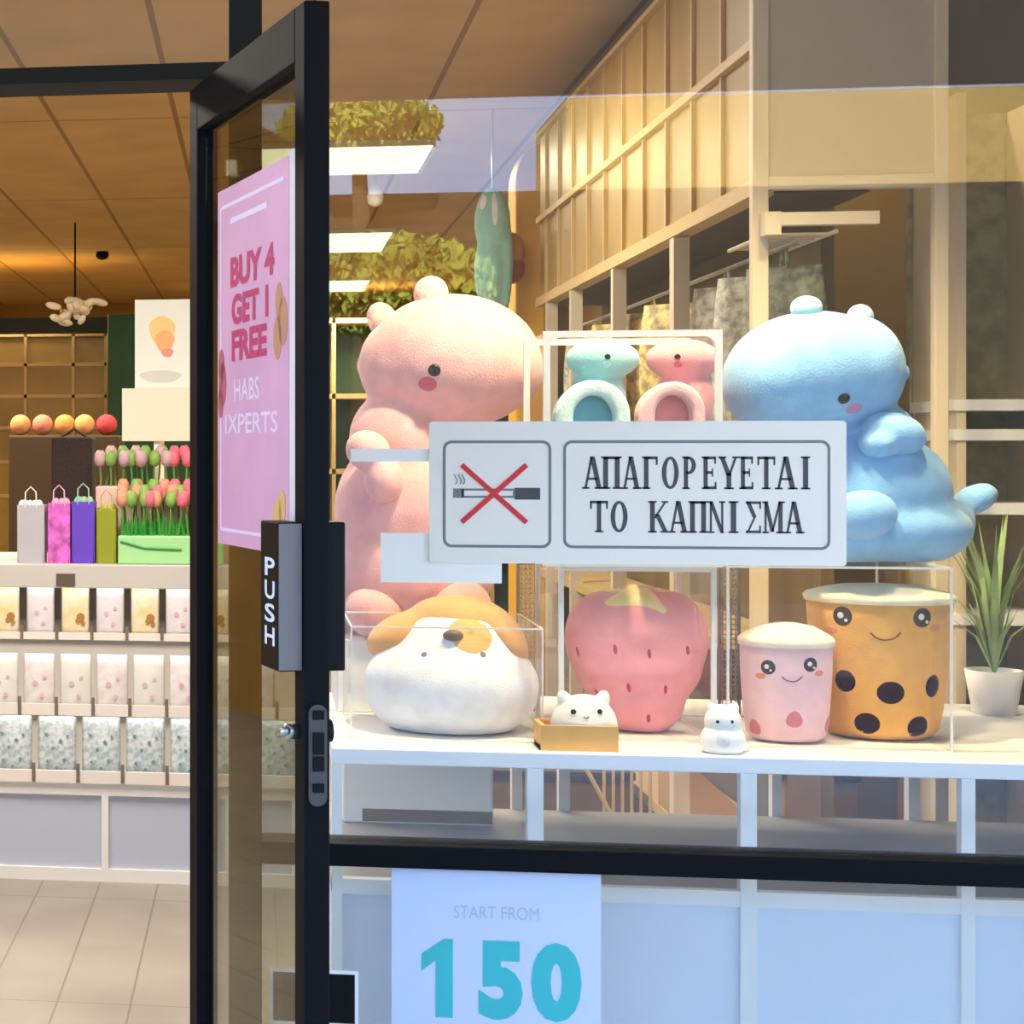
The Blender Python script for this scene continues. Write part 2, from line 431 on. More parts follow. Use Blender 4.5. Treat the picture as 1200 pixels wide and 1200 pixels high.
lk.v = [Vector((LEN+.0005+.002-v.y, .005+v.x, v.z)) for v in lk.v]; lk.f = [f[::-1] for f in lk.f]
lp = lk.build('lock_faceplate', mat('gunmetal', (84, 82, 80), .35, .7), **B)
lb = MB(); h = zl1-zl0
for q, hh in ((.90, .012), (.62, .03), (.42, .02), (.18, .012)): lb.box(LEN+.002, LEN+.006, .011, .026, zl0+h*q-hh/2, zl0+h*q+hh/2)
lb.build('latch', 'black_plastic', parent=lp, world=False)
sq, zq = ds(348, 857)
tt = MB().tube([(sq, 0, zq), (sq, -.018, zq)], .011, 14); tt.tube([(sq-.02, -.02, zq-.006), (sq+.018, -.02, zq+.004)], .006, 8)
tt.build('thumb_turn', 'steel', smooth=True, **B)
MB().tube([(sq, DT, zq), (sq, DT+.012, zq)], .016, 16).build('lock_cylinder', 'black_plastic', smooth=True, **B)

# pink offer poster on the door glass
pu0, pz1 = ds(247, 226); pu1, _ = ds(329, 190); pz0 = ds(247, 636)[1]
post = thing('offer_poster', 'pink BUY 4 GET 1 FREE poster taped to the open glass door', 'poster', HL+e*((pu0+pu1)/2)+nL*(DT*.4)+Vector((0, 0, pz0-HL.z)), rot=(0, 0, rotz))
PW, PH = (pu1-pu0), pz1-pz0; a0, a1 = -PW/2, PW/2
P = dict(parent=post, world=False)
MB().box(a0, a1, -.0025, -.0005, 0, PH).build('sheet', mat('poster_pink', (228, 164, 182), .6, var=.06, vscale=5), **P)
def q(fu, fv): return a0+PW*fu, PH*(1-fv)
def pq(mb, fu0, fu1, fv0, fv1, y=-.0029):
    x0, z1 = q(fu0, fv0); x1, z0 = q(fu1, fv1); mb.box(x0, x1, y, y+.0006, z0, z1)
red = mat('poster_red', (205, 50, 96), .6); pw = mat('poster_white', (244, 214, 226), .6)
for t, f0, f1, g0, g1 in (('BUY 4', .2, .82, .20, .285), ('GET 1', .22, .74, .305, .39), ('FREE', .22, .72, .405, .49)):
    x0, z1 = q(f0, g0); x1, z0 = q(f1, g1); text_mesh('offer_lettering', t, red, post, x0, x1, z0, z1, -.003, .045, world=False)
for t, f0, f1, g0, g1 in (('HABS', .26, .62, .54, .60), ('IXPERTS', .12, .86, .635, .69)):
    x0, z1 = q(f0, g0); x1, z0 = q(f1, g1); text_mesh('small_lettering', t, pw, post, x0, x1, z0, z1, -.003, .012, world=False)
b = MB(); pq(b, .06, .94, .045, .055); pq(b, .2, .72, .09, .105); pq(b, .05, .95, .955, .963); pq(b, .04, .055, .05, .96); b.build('white_border', pw, **P)
b = MB(); pq(b, .99, 1.15, -.01, 1.0, -.0018); b.build('paper_edge', mat('edge_cream', (238, 216, 204), .7), **P)
b = MB()
for i, (fu, fv, r, c) in enumerate(((.88, .36, .018, 0), (.93, .41, .022, 0), (.86, .45, .02, 0), (.06, .50, .018, 1), (.08, .55, .022, 1), (.05, .6, .016, 1), (.86, .92, .022, 2), (.92, .88, .016, 2))):
    x, z = q(fu, fv); x = max(a0+r, min(a1-r, x)); bb = MB().prism([(x+r*cos(t*pi/8), z+r*1.6*sin(t*pi/8)) for t in range(16)], -.0032, -.0026)
    bb.build('printed_motif', (mat('motif_orange', (206, 140, 100), .6), mat('motif_red', (196, 92, 100), .6), mat('motif_gold', (228, 178, 96), .6))[c], **P)

# low part of the pane behind the door: small black sticker with a white edge
zs = pz(1160, 345, GY-.004)
st = thing('door_sticker', 'small black sticker with a white border low on the window beside the door edge', 'sticker', (px(352, GY-.001), GY-.001, zs))
x0, x1 = px(316, GY), px(420, GY)
MB().box(x0, x1, GY-.0015, GY-.0003, zs-.06, zs+.035).build('border', 'paper_white', st)
MB().box(x0+.006, x1-.006, GY-.0028, GY-.0015, zs-.054, zs+.029).build('face', 'black_plastic', st)

# ================================================================== white display base in the window
YF = 3.45; YD = 4.25
zt = pz(885, 760, YF); zf = pz(904, 760, YF); zr1 = pz(1043, 800, YF); zr0 = pz(1061, 800, YF)
XB0, XB1 = px(389, YF), 1.62
base = thing('display_bench', 'white metal framed display base with grey panels under the plush toys', 'display base', (px(760, YF), 3.8, 0))
MB().box(XB0, XB1, YF, YD, zf, zt).build('top_board', 'white_board', base, bevel=.002)
LEGS = [(389, 401), (618, 637), (868, 887), (1127, 1143)]
for (u0, u1) in LEGS:
    MB().box(px(u0, YF), px(u1, YF), YF, YF+.025, 0, zf).build('front_leg', 'white_metal', base)
MB().box(XB1-.025, XB1, YF, YF+.025, 0, zf).build('front_leg', 'white_metal', base)
for (u0, u1) in ((398, 412), (600, 612), (655, 668), (905, 916), (1065, 1078)):
    MB().box(px(u0, YD-.03), px(u1, YD-.03), YD-.03, YD, 0, zf).build('rear_leg', 'white_metal', base)
MB().box(XB0, XB1, YF+.002, YF+.024, zr0, zr1).build('front_rail', 'white_metal', base)
MB().box(XB0, XB1, YF+.024, YD-.03, zr1-.03, zr1-.008).build('lower_deck', mat('deck_grey', (166, 160, 150), .5), base)
MB().box(XB0, XB1, YF+.002, YF+.024, .02, .06).build('foot_rail', 'white_metal', base)
lx = [px(a, YF) for l in LEGS for a in l]+[XB1-.025]
for i in (1, 3, 5, 7):
    MB().box(lx[i], lx[i+1] if i+1 < len(lx) else XB1-.025, YF+.010, YF+.016, .06, zr0).build('front_panel', 'panel_grey', base)
for xx in (XB0, XB1-.006):
    MB().box(xx, xx+.006, YF+.03, YD-.03, .02, zr0).build('side_panel', 'panel_grey', base)

# things under the top, on the lower deck
Yc = 4.02
b0, b1 = px(402, Yc), px(578, Yc); zc0 = zr1-.008
cb = thing('carton', 'long cream carton lying on the lower deck behind the window bar', 'carton', ((b0+b1)/2, Yc+.08, zc0))
MB().box(b0, b1, Yc, Yc+.16, zc0, zc0+.13).build('box_body', mat('carton_cream', (252, 236, 216), .7), cb, bevel=.004)
MB().box(b0+.04, b1-.002, Yc-.002, Yc, zc0+.004, zc0+.03).build('shade_band', mat('shade_brown', (132, 100, 58), .7), cb)  # dark shadow band at the carton's foot, coloured onto its front
def rack(u0, u1, v0, Yk, lab):
    x0, x1 = px(u0, Yk), px(u1, Yk); z1 = pz(v0, u0, Yk)
    t = thing('wire_rack', lab, 'rack', ((x0+x1)/2, Yk, 0)); n = 6
    for i in range(n):
        x = x0+(x1-x0)*i/(n-1); MB().tube([(x, Yk, 0), (x, Yk, z1)], .004, 6).build('wire', 'tan_bar', t)
    MB().tube([(x0, Yk, z1), (x1, Yk, z1)], .005, 6).build('top_wire', 'tan_bar', t)
    MB().tube([(x0, Yk, .02), (x1, Yk, .02)], .005, 6).build('base_wire', 'tan_bar', t)
    MB().tube([(x0-.05, Yk-.004, z1), (x0+.10, Yk-.004, z1-.28)], .006, 6).build('brace', 'tan_bar', t)
rack(708, 762, 896, 4.9, 'tan wire rack on the floor behind the display base')
Yw = 5.0
t = thing('floor_crate', 'brown wooden crate on the floor behind the right end of the display base', 'crate', (px(960, Yw), Yw+.2, 0))
MB().box(px(918, Yw), px(1005, Yw), Yw, Yw+.4, 0, pz(915, 960, Yw)).build('crate_body', mat('crate_wood', (150, 116, 54), .7, var=.15), t, bevel=.004)
MB().box(px(914, Yw), px(1008, Yw), Yw-.01, Yw+.41, pz(915, 960, Yw), pz(903, 960, Yw)).build('lid', 'brown_dark', t)
t = thing('floor_crate', 'sloping tan chute of boards on the floor behind the middle of the display base', 'crate', (px(825, 5.1), 5.2, 0))
MB().prism([(px(800, 5.1), 0), (px(864, 5.1), 0), (px(864, 5.1), pz(945, 864, 5.1)), (px(820, 5.1), pz(905, 820, 5.1)), (px(800, 5.1), pz(905, 800, 5.1))], 5.1, 5.4).build('crate_body', mat('chute_tan', (176, 138, 76), .7), t)

# grey mesh uprights behind the boxes
def mesh_panel(u0, u1, lab):
    Yk = 4.0; x0, x1 = px(u0, Yk), px(u1, Yk); z1 = pz(655, u0, Yk)
    t = thing('mesh_upright', lab, 'mesh upright', ((x0+x1)/2, Yk, zt))
    f = MB().box(x0, x0+.005, Yk, Yk+.008, zt, z1).box(x1-.005, x1, Yk, Yk+.008, zt, z1).box(x0, x1, Yk, Yk+.008, z1-.005, z1).box(x0, x1, Yk, Yk+.008, zt, zt+.005)
    f.build('frame', 'grey_metal', t); w = MB(); n = int((x1-x0)/.008); m = int((z1-zt)/.01)
    for i in range(1, n): x = x0+(x1-x0)*i/n; w.box(x-.0015, x+.0015, Yk+.003, Yk+.006, zt, z1)
    for i in range(1, m): z = zt+(z1-zt)*i/m; w.box(x0, x1, Yk+.003, Yk+.006, z-.0015, z+.0015)
    w.build('wire_mesh', mat('mesh_grey', (168, 160, 150), .5), t)
mesh_panel(606, 632, 'narrow grey wire mesh upright between the dog plush and the strawberry')
mesh_panel(842, 868, 'narrow grey wire mesh upright between the strawberry and the pink cup')

# clear boxes
EDGE = mat('clear_edge', (232, 228, 220), .3)
def clear_box(lab, u0, u1, vt, Y0, Y1, zb, top=True, w=.004, back=True):
    x0, x1 = px(u0, Y0), px(u1, Y0); z1 = pz(vt, (u0+u1)/2, Y0)
    t = thing('clear_box', lab, 'display box', ((x0+x1)/2, (Y0+Y1)/2, zb)); g = .003
    MB().box(x0+.001, x1-.001, Y0+.001, Y0+g, zb+.001, z1-.001).build('front_panel', 'acrylic', t)
    MB().box(x0+.001, x0+g, Y0+.004, Y1-.004, zb+.001, z1-.001).build('side_panel', 'acrylic', t)
    MB().box(x1-g, x1-.001, Y0+.004, Y1-.004, zb+.001, z1-.001).build('side_panel', 'acrylic', t)
    if top: MB().box(x0+.004, x1-.004, Y0+.004, Y1-.004, z1-g, z1-.0005).build('top_panel', 'acrylic', t)
    e = MB()
    for xa in (x0, x1-w):
        for ya in (Y0, Y1-w): e.box(xa, xa+w, ya, ya+w, zb, z1)
    for ya in (Y0, Y1-w):
        e.box(x0+w, x1-w, ya, ya+w, zb, zb+w*.7); e.box(x0+w, x1-w, ya, ya+w, z1-w, z1)
    for xa in (x0, x1-w): e.box(xa, xa+w, Y0+w, Y1-w, z1-w, z1)
    e.build('edges', EDGE, t)
    return x0, x1, z1
YT = 3.56
clear_box('open clear tray holding the white and tan dog plush', 411, 637, 735, YT, 3.885, zt, top=False, w=.003)
mx0, mx1, mz = clear_box('clear box with white edges holding the strawberry plush', 655, 840, 664, YT+.04, 3.90, zt, w=.009)
rx0, rx1, rz = clear_box('wide clear box holding the two smiling cup plushes', 852, 1117, 664, YT, 3.97, zt, w=.004)
# the upper box is a white frame with rounded corners in front
Y0, Y1 = YT+.03, 3.86; x0, x1 = px(637, Y0), px(847, Y0); z1 = pz(387, 742, Y0)
ub = thing('display_cube', 'white framed display cube with rounded corners stacked above the strawberry box', 'display cube', ((x0+x1)/2, (Y0+Y1)/2, mz))
w = .012; fo = rrect(x0, x1, mz, z1, .002); fi = rrect(x0+w, x1-w, mz+w, z1-w, .02)
MB().ring(fo, fi, Y0, Y0+.01).build('front_frame', 'white_metal', ub)
MB().ring(fo, fi, Y1-.01, Y1).build('rear_frame', 'white_metal', ub)
MB().box(x0, x1, Y0+.01, Y1-.01, mz, mz+.004).build('bottom_panel', 'acrylic', ub)
MB().box(x0+.002, x1-.002, Y0+.01, Y1-.01, z1-.006, z1-.003).build('top_panel', 'acrylic', ub)
for xa in (x0+.001, x1-.004): MB().box(xa, xa+.003, Y0+.01, Y1-.01, mz+.004, z1-.006).build('side_panel', 'acrylic', ub)
ux0, ux1, uz = x0, x1, mz+.004

# ================================================================== plush toys
PINK = plush('plush_pink', (240, 184, 186)); BLUE = plush('plush_blue', (146, 198, 240)); INK = mat('eye_ink', (28, 20, 22), .15)
CHEEK = plush('cheek_pink', (214, 112, 128)); LPINK = plush('plush_pale_pink', (246, 196, 196)); LBLUE = plush('plush_pale_blue', (186, 224, 230))
CREAM = plush('plush_cream', (250, 240, 214)); TAN = plush('plush_tan', (238, 176, 92)); WHITE = plush('plush_white', (240, 238, 240))
def E(mb, Y, u, v, ru, rv, dy=0, ry=.1, rot=0):
    mb.sph(at(u, v, Y+dy), (ru*kx(u, Y+dy), ry, rv*kz(u, Y+dy)), (0, radians(rot), 0) if rot else None); return mb

# pink dinosaur on a white riser
YP = 4.06
zri = pz(752, 470, YP-.16)
rs = MB().box(px(395, 3.93), px(560, 3.93), 3.93, YD-.02, zt, zri)
tag(rs.build('display_riser', 'white_board', bevel=.003), 'white riser block under the pink plush dinosaur', 'riser')
dp = thing('plush_dinosaur', 'big pink plush dinosaur sitting at the left of the window', 'plush toy', (px(475, YP), YP, zri))
m = MB()
E(m, YP, 532, 423, 103, 79, -.02, .145, 4); E(m, YP, 485, 428, 66, 62, 0, .13); E(m, YP, 585, 432, 52, 52, -.03, .11)
E(m, YP, 470, 515, 62, 62, 0, .12); E(m, YP, 478, 600, 88, 95, 0, .15); E(m, YP, 480, 668, 98, 86, 0, .158)
E(m, YP, 400, 690, 40, 52, .06, .08); E(m, YP, 437, 425, 22, 14, .03, .03, -20)
body, bv = soft('body', m, PINK, dp, zmin=zri+.0005)
soft('horn', E(MB(), YP, 505, 344, 21, 21, -.03, .03), LPINK, dp, .005, 4); soft('horn', E(MB(), YP, 448, 375, 18, 22, .03, .028, -25), LPINK, dp, .005, 4)
soft('arm', E(E(MB(), YP, 431, 528, 27, 24, -.13, .045, 25), YP, 450, 562, 24, 28, -.14, .045), PINK, dp, .006, 6)
soft('foot', E(MB(), YP, 535, 712, 42, 36, -.10, .07), PINK, dp, .006, 6, zmin=zri+.001); soft('foot', E(MB(), YP, 440, 716, 38, 32, -.10, .06), PINK, dp, .006, 6, zmin=zri+.001)
eye('eye', bv, 509, 434, 7.5, INK, dp)
b = MB(); patch(b, bv, 501, 450, 11, 9); b.build('cheek', CHEEK, dp, smooth=True)

# blue dinosaur on the wide clear box
YU = 3.80
du = thing('plush_dinosaur', 'big blue plush dinosaur sitting on the clear box at the right of the window', 'plush toy', (px(1010, YU), YU, rz))
m = MB()
E(m, YU, 950, 438, 103, 74, -.01, .135, -5); E(m, YU, 897, 448, 51, 56, -.03, .11); E(m, YU, 1000, 435, 57, 66, 0, .13)
E(m, YU, 1025, 515, 50, 45, .02, .10); E(m, YU, 1018, 575, 96, 72, .01, .13); E(m, YU, 1032, 620, 106, 48, .01, .14); E(m, YU, 985, 628, 80, 38, -.02, .13)
E(m, YU, 1055, 437, 11, 13, .02, .03); E(m, YU, 1100, 605, 45, 26, .05, .06, 20); E(m, YU, 1142, 585, 30, 17, .08, .04, -25)
lo = m.sph; body, bv = soft('body', m, BLUE, du, zmin=rz+.0005)
soft('horn', E(MB(), YU, 945, 361, 19, 15, -.03, .03), LBLUE, du, .005, 4); soft('horn', E(MB(), YU, 1008, 372, 16, 16, .02, .026), LBLUE, du, .005, 4)
soft('arm', E(E(MB(), YU, 1048, 508, 38, 25, -.08, .05, 18), YU, 1030, 520, 24, 18, -.095, .04), BLUE, du, .006, 6)
soft('foot', E(MB(), YU, 1010, 604, 42, 30, -.135, .05, -10), BLUE, du, .006, 6); soft('foot', E(MB(), YU, 900, 618, 42, 34, -.11, .06), BLUE, du, .006, 6, zmin=rz+.001)
eye('eye', bv, 989, 467, 7, INK, du)
b = MB(); patch(b, bv, 1001, 479, 11, 8); b.build('cheek', mat('cheek_lilac', (206, 150, 186), .95), du, smooth=True)

# dog plush in the clear tray: white muzzle body, tan crown, brown nose
Yg = 3.72
dg_ = thing('dog_plush', 'fat round dog plush with white body, tan crown and brown nose in the left tray', 'plush toy', (px(528, Yg), Yg, zt))
m = MB(); E(m, Yg, 528, 802, 104, 66, 0, .145); E(m, Yg, 528, 815, 101, 53, 0, .145); E(m, Yg, 533, 775, 80, 62, 0, .12); E(m, Yg, 528, 780, 88, 55, .01, .13)
body, bv = soft('body', m, WHITE, dg_, zmin=zt+.004)
m = MB(); E(m, Yg, 474, 744, 48, 26, .045, .10, -22); E(m, Yg, 535, 724, 58, 27, .045, .11); E(m, Yg, 586, 746, 26, 44, .03, .11, -32)
soft('crown_patch', m, plush('plush_fawn', (226, 168, 108)), dg_)
b = MB(); patch(b, bv, 552, 742, 26, 26, 0); b.build('muzzle_patch', plush('plush_gold', (214, 176, 104)), dg_, smooth=True)
c, n = hit(bv, 531, 746); b = MB(); b.sph(c+n*.004, (.019, .012, .011)); b.build('nose', mat('nose_brown', (110, 84, 60), .5), dg_, smooth=True)
for u in (497, 566):
    b = MB(); patch(b, bv, u, 767, 3.5, 3.5); b.build('eye', mat('eye_dusk', (130, 114, 126), .6), dg_)

# strawberry plush
Ys = 3.76
sb = thing('strawberry_plush', 'pink strawberry plush with a cream leaf collar in the middle clear box', 'plush toy', (px(748, Ys), Ys, zt))
m = MB(); E(m, Ys, 706, 748, 45, 56, 0, .08, 0); E(m, Ys, 786, 748, 44, 56, 0, .08, 0); E(m, Ys, 747, 738, 56, 54, 0, .09); E(m, Ys, 747, 776, 77, 60, 0, .085)
E(m, Ys, 749, 818, 54, 46, 0, .075); E(m, Ys, 752, 848, 26, 31, 0, .055)
body, bv = soft('body', m, plush('plush_coral', (255, 168, 172)), sb, zmin=zt+.004)
b = MB()
tri = lambda t: ((lambda r: (cos(t)*r, sin(t)*r))(.62/max(.35, cos(((t+pi/2+pi/3) % (2*pi/3))-pi/3))))
patch(b, bv, 745, 697, 36, 27, 0, 30, 4, .004, tri); patch(b, bv, 715, 693, 16, 7, .4, 16, 3, .003); patch(b, bv, 776, 692, 16, 7, -.4, 16, 3, .003)
b.build('leaf_collar', plush('plush_leaf', (252, 228, 164)), sb, smooth=True)
SEED = plush('plush_seed', (206, 70, 92))
for u, v in ((677, 764), (721, 761), (761, 766), (806, 762), (737, 806), (780, 808), (700, 812), (760, 842)):
    b = MB(); patch(b, bv, u, v, 2.2, 6, .15, 10, 2); b.build('seed', SEED, sb, smooth=True)

# cup plushes
def cup(lab, Yk, uc, vtop, vbot, rt, rb, m1, name, lift):
    c = at(uc, vbot, Yk); k = kz(uc, Yk); kxx = kx(uc, Yk); t = thing('cup_plush', lab, 'plush toy', (c.x, Yk, zt)); z0 = zt
    H = pz(vtop, uc, Yk)-z0; f = kxx*.97
    prof = [(.30*rb*f, 0), (.8*rb*f, .004), (.94*rb*f, .02*H/.3), (rb*f*1.0, .06*H/.3)]
    prof += [((rb+(rt-rb)*q)*f*(1+.02*sin(q*pi)), .06*H/.3+(H-.085*H/.3)*q) for q in (.15, .3, .5, .7, .85, 1)]
    b = MB(); b.lathe(prof, (c.x, Yk, z0), 48, 1, .95); body = b.build('body', m1, t, smooth=True); bv = BVHTree.FromPolygons(b.v, b.f)
    z = prof[-1][1]; R = rt*f
    b = MB(); b.lathe([(R*.9, z-.004), (R*1.03, z-.002), (R*1.05, z+.008), (R*1.0, z+.014), (R*.86, z+.016+lift*.25), (R*.6, z+.018+lift*.7), (R*.25, z+.018+lift*.97), (R*.03, z+.018+lift)], (c.x, Yk, z0), 48, 1, .95)
    b.build('lid', CREAM, t, smooth=True)
    return t, bv
t, bv = cup('tall tan cup plush with dark brown dots, a cream lid and a smile', 3.755, 1030, 688, 884, 86, 74, TAN, 'tan', .012)
PEARL = plush('plush_pearl', (52, 22, 16)); EYEW = mat('eye_white', (240, 236, 232), .6)
pb = MB()
for u, v, r, s in ((990, 798, 12.5, 13), (1044, 812, 15, 13.5), (1093, 804, 11, 13.5), (1016, 848, 14, 13), (1076, 852, 13.5, 13), (1113, 836, 5, 13)):
    b = MB(); patch(b, bv, u, v, r, s); b.build('dot', PEARL, t, smooth=True)
def face(bv, t, es, r, smile, sr, blush):
    for u, v in es:
        b = MB(); patch(b, bv, u, v, r, r, off=.0015); ey = b.build('eye', mat('eye_brown', (50, 26, 24), .4), t, smooth=True)
        b = MB(); patch(b, bv, u-r*.15, v-r*.1, r*.38, r*.38, off=.0026); patch(b, bv, u+r*.4, v+r*.42, r*.2, r*.2, off=.0026); b.build('eye_highlight', EYEW, ey, smooth=True)
    b = MB(); line_on(b, bv, smile, sr); b.build('smile', mat('stitch_brown', (92, 52, 36), .7), t)
    b = MB()
    for u, v in blush: patch(b, bv, u, v, r*.75, r*.4, off=.001)
    b.build('blush', plush('plush_blush', (226, 142, 110)), t, smooth=True)
face(bv, t, ((987, 722), (1081, 724)), 11.5, [(1020, 741), (1025, 746), (1032, 749.5), (1038, 750), (1045, 749), (1051, 746), (1055, 741)], .0014, ((974, 738), (1096, 736)))
t, bv = cup('small pale pink cup plush with a cream domed lid and strawberry prints', 3.67, 921, 744, 887, 55, 50, plush('plush_rose', (250, 206, 210)), 'rose', .022)
face(bv, t, ((900, 782), (950, 779)), 8.5, [(916, 793), (921, 797), (928, 799), (934, 798), (940, 793)], .001, ((891, 792), (960, 789)))
for u, v in ((884, 852), (931, 843), (970, 848)):
    b = MB(); patch(b, bv, u, v, 9, 10, 0, 18, 3, .0012, lambda t: (cos(t)*(1-.25*sin(t)), sin(t)*1.0)); o = b.build('strawberry_print', plush('plush_print', (214, 130, 134)), t, smooth=True)

# small figures at the front edge
Yb = 3.475
x0, x1 = px(634, Yb), px(725, Yb); z1 = pz(851, 680, Yb)
t = thing('bread_cat', 'white cat figure resting in a square tan box at the front edge', 'figurine', ((x0+x1)/2, Yb+.04, zt))
bx = MB().box(x0, x1, Yb, Yb+.008, zt, z1).box(x0, x1, Yb+.08, Yb+.088, zt, z1).box(x0, x0+.008, Yb+.008, Yb+.08, zt, z1).box(x1-.008, x1, Yb+.008, Yb+.08, zt, z1).box(x0, x1, Yb+.008, Yb+.08, zt, zt+.008)
bx.build('tan_box', mat('toast_tan', (226, 172, 94), .6, var=.06, vscale=12), t)
Ye = Yb+.044; m = MB(); E(m, Ye, 684, 851, 40, 38, 0, .034); E(m, Ye, 662, 822, 9, 14, 0, .012, -20); E(m, Ye, 705, 822, 9, 14, 0, .012, 20)
body, bv = soft('cat', m, mat('figure_cream', (248, 240, 224), .5), t, .003, 5)
for u in (672, 703): eye('eye', bv, u, 834, 3.2, INK, t)
b = MB(); line_on(b, bv, [(684, 840), (687, 842), (690, 840)], .0007); b.build('mouth', INK, t)
Yq = 3.50
t = thing('cat_figurine', 'tiny white cat figurine standing between the strawberry and the pink cup', 'figurine', (px(847, Yq), Yq, zt))
m = MB(); E(m, Yq, 847, 868, 27, 24, 0, .034); E(m, Yq, 847, 845, 22, 20, 0, .028); E(m, Yq, 834, 831, 6, 9, 0, .009, -12); E(m, Yq, 860, 831, 6, 9, 0, .009, 12); E(m, Yq, 870, 876, 9, 8, .02, .01)
for p in m.v: p.z = max(p.z, zt)
body, bv = soft('body', m, mat('figure_white', (250, 248, 240), .45), t, .0028, 4)
for u in (841, 858): eye('eye', bv, u, 846, 2, INK, t)
b = MB(); patch(b, bv, 848, 868, 8, 9); b.build('belly', mat('figure_grey', (226, 228, 226), .5), t, smooth=True)

# four plush things in the display cube
def cube_dino(lab, mm, uh, facing, Yk, ubody):
    t = thing('small_plush_dinosaur', lab, 'plush toy', (px(ubody, Yk), Yk, uz)); m = MB()
    E(m, Yk, uh, 421, 44, 24, -.01, .05); E(m, Yk, ubody, 470, 34, 50, 0, .05); E(m, Yk, ubody, 560, 40, 88, 0, .055)
    for p in m.v: p.z = max(p.z, uz+.001)
    body, bv = soft('body', m, mm, t, .005, 6)
    eye('eye', bv, uh+facing*6, 418, 3.5, INK, t); b = MB(); patch(b, bv, uh+facing*5, 427, 5, 4); b.build('cheek', CHEEK if mm != BLUE2 else LBLUE, t)
BLUE2 = plush('plush_aqua', (160, 214, 216)); PINK2 = plush('plush_rose_pink', (240, 168, 174))
cube_dino('small blue plush dinosaur at the back of the display cube', BLUE2, 706, 1, 3.80, 700)
cube_dino('small pink plush dinosaur at the back of the display cube', PINK2, 800, -1, 3.80, 802)
def slipper(lab, uc, ru, vt, mm, mrim):
    Yk = 3.70; zb = uz; t = thing('plush_slipper', lab, 'slipper', (px(uc, Yk), Yk, zb)); kxx, kzz = kx(uc, Yk), kz(uc, Yk)
    H = pz(vt, uc, Yk)-zb; R = ru*kxx; c = px(uc, Yk)
    n = 18; o = [(c+R, zb)]+[(c+R*cos(pi*i/n), zb+H-R*1.05+R*1.05*sin(pi*i/n)) for i in range(n+1)]+[(c-R, zb)]
    ri = R*.58; i_ = [(c+ri, zb+.02)]+[(c+ri*cos(pi*i/n), zb+H-R*1.1+ri*1.15*sin(pi*i/n)) for i in range(n+1)]+[(c-ri, zb+.02)]
    MB().ring(o, i_, Yk-.045, Yk).build('rim', mrim, t, bevel=.008, seg=3, smooth=True)
    MB().prism([(c+(x-c)*.98, zb+(z-zb)*.985) for x, z in o], Yk, Yk+.05).build('sole', mm, t, bevel=.01, seg=3)
slipper('blue plush slipper with a pale rim standing in front in the display cube', 692, 42, 446, plush('plush_deep_aqua', (116, 186, 208)), plush('plush_ice', (214, 238, 236)))
slipper('pink plush slipper with a pale rim standing in front in the display cube', 784, 37, 448, PINK2, LPINK)

# ================================================================== papers on the glass
Yo = GY-.006
# no smoking sign
def sx(u): return px(u, Yo)
zc = EYE-(577-530)*kz(747, Yo); kzz = kz(747, Yo)
def sz(v): return zc-(v-577)*kzz
sg = thing('no_smoking_sign', 'white no smoking sign with Greek lettering stuck on the shop window', 'sign', (sx(747), GY, sz(663)))
MB().prism(rrect(sx(503), sx(992), sz(661.5), sz(493.5), .006), Yo, GY-.0014).build('plate', mat('sign_white', (240, 232, 216), .45), sg)
GRY = mat('sign_grey', (120, 122, 122), .6); DRK = mat('sign_dark', (70, 70, 72), .6); RED = mat('sign_red', (214, 48, 54), .6)
yl = Yo-.0006
for u0, u1 in ((519, 646), (660, 973)):
    o = rrect(sx(u0), sx(u1), sz(643), sz(516), 10*kzz); i_ = rrect(sx(u0+3.2), sx(u1-3.2), sz(639.8), sz(519.2), 7.5*kzz)
    MB().ring(o, i_, yl, Yo).build('border_line', GRY, sg)
c = MB()
c.ring([(sx(u), sz(v)) for u, v in ((541, 584), (541, 573), (603, 573), (603, 584))], [(sx(u), sz(v)) for u, v in ((544, 581.5), (544, 575.5), (601, 575.5), (601, 581.5))], yl, Yo)
c.box(sx(531), sx(543), yl, Yo, sz(584), sz(573)); c.build('cigarette', GRY, sg)
MB().box(sx(603), sx(633), yl, Yo, sz(586), sz(572)).build('filter', DRK, sg)
c = MB()
for k in (0, 5, 9):
    c.tube([(sx(534+k+3*sin(j*.9)*.6), Yo-.0004, sz(568-j*2.4)) for j in range(6)], .0009, 6)
c.build('smoke_lines', GRY, sg)
def bar(mb, p, q_, w, y0, y1):
    a = Vector((sx(p[0]), sz(p[1]))); b_ = Vector((sx(q_[0]), sz(q_[1]))); d = (b_-a).normalized(); n = Vector((-d.y, d.x))*w/2
    mb.prism([tuple(a+n), tuple(a-n), tuple(b_-n), tuple(b_+n)], y0, y1)
c = MB(); bar(c, (541, 545), (617, 613), 6*kzz, yl-.0004, Yo); bar(c, (617, 545), (541, 613), 6*kzz, yl-.0008, Yo); c.build('red_cross', RED, sg)
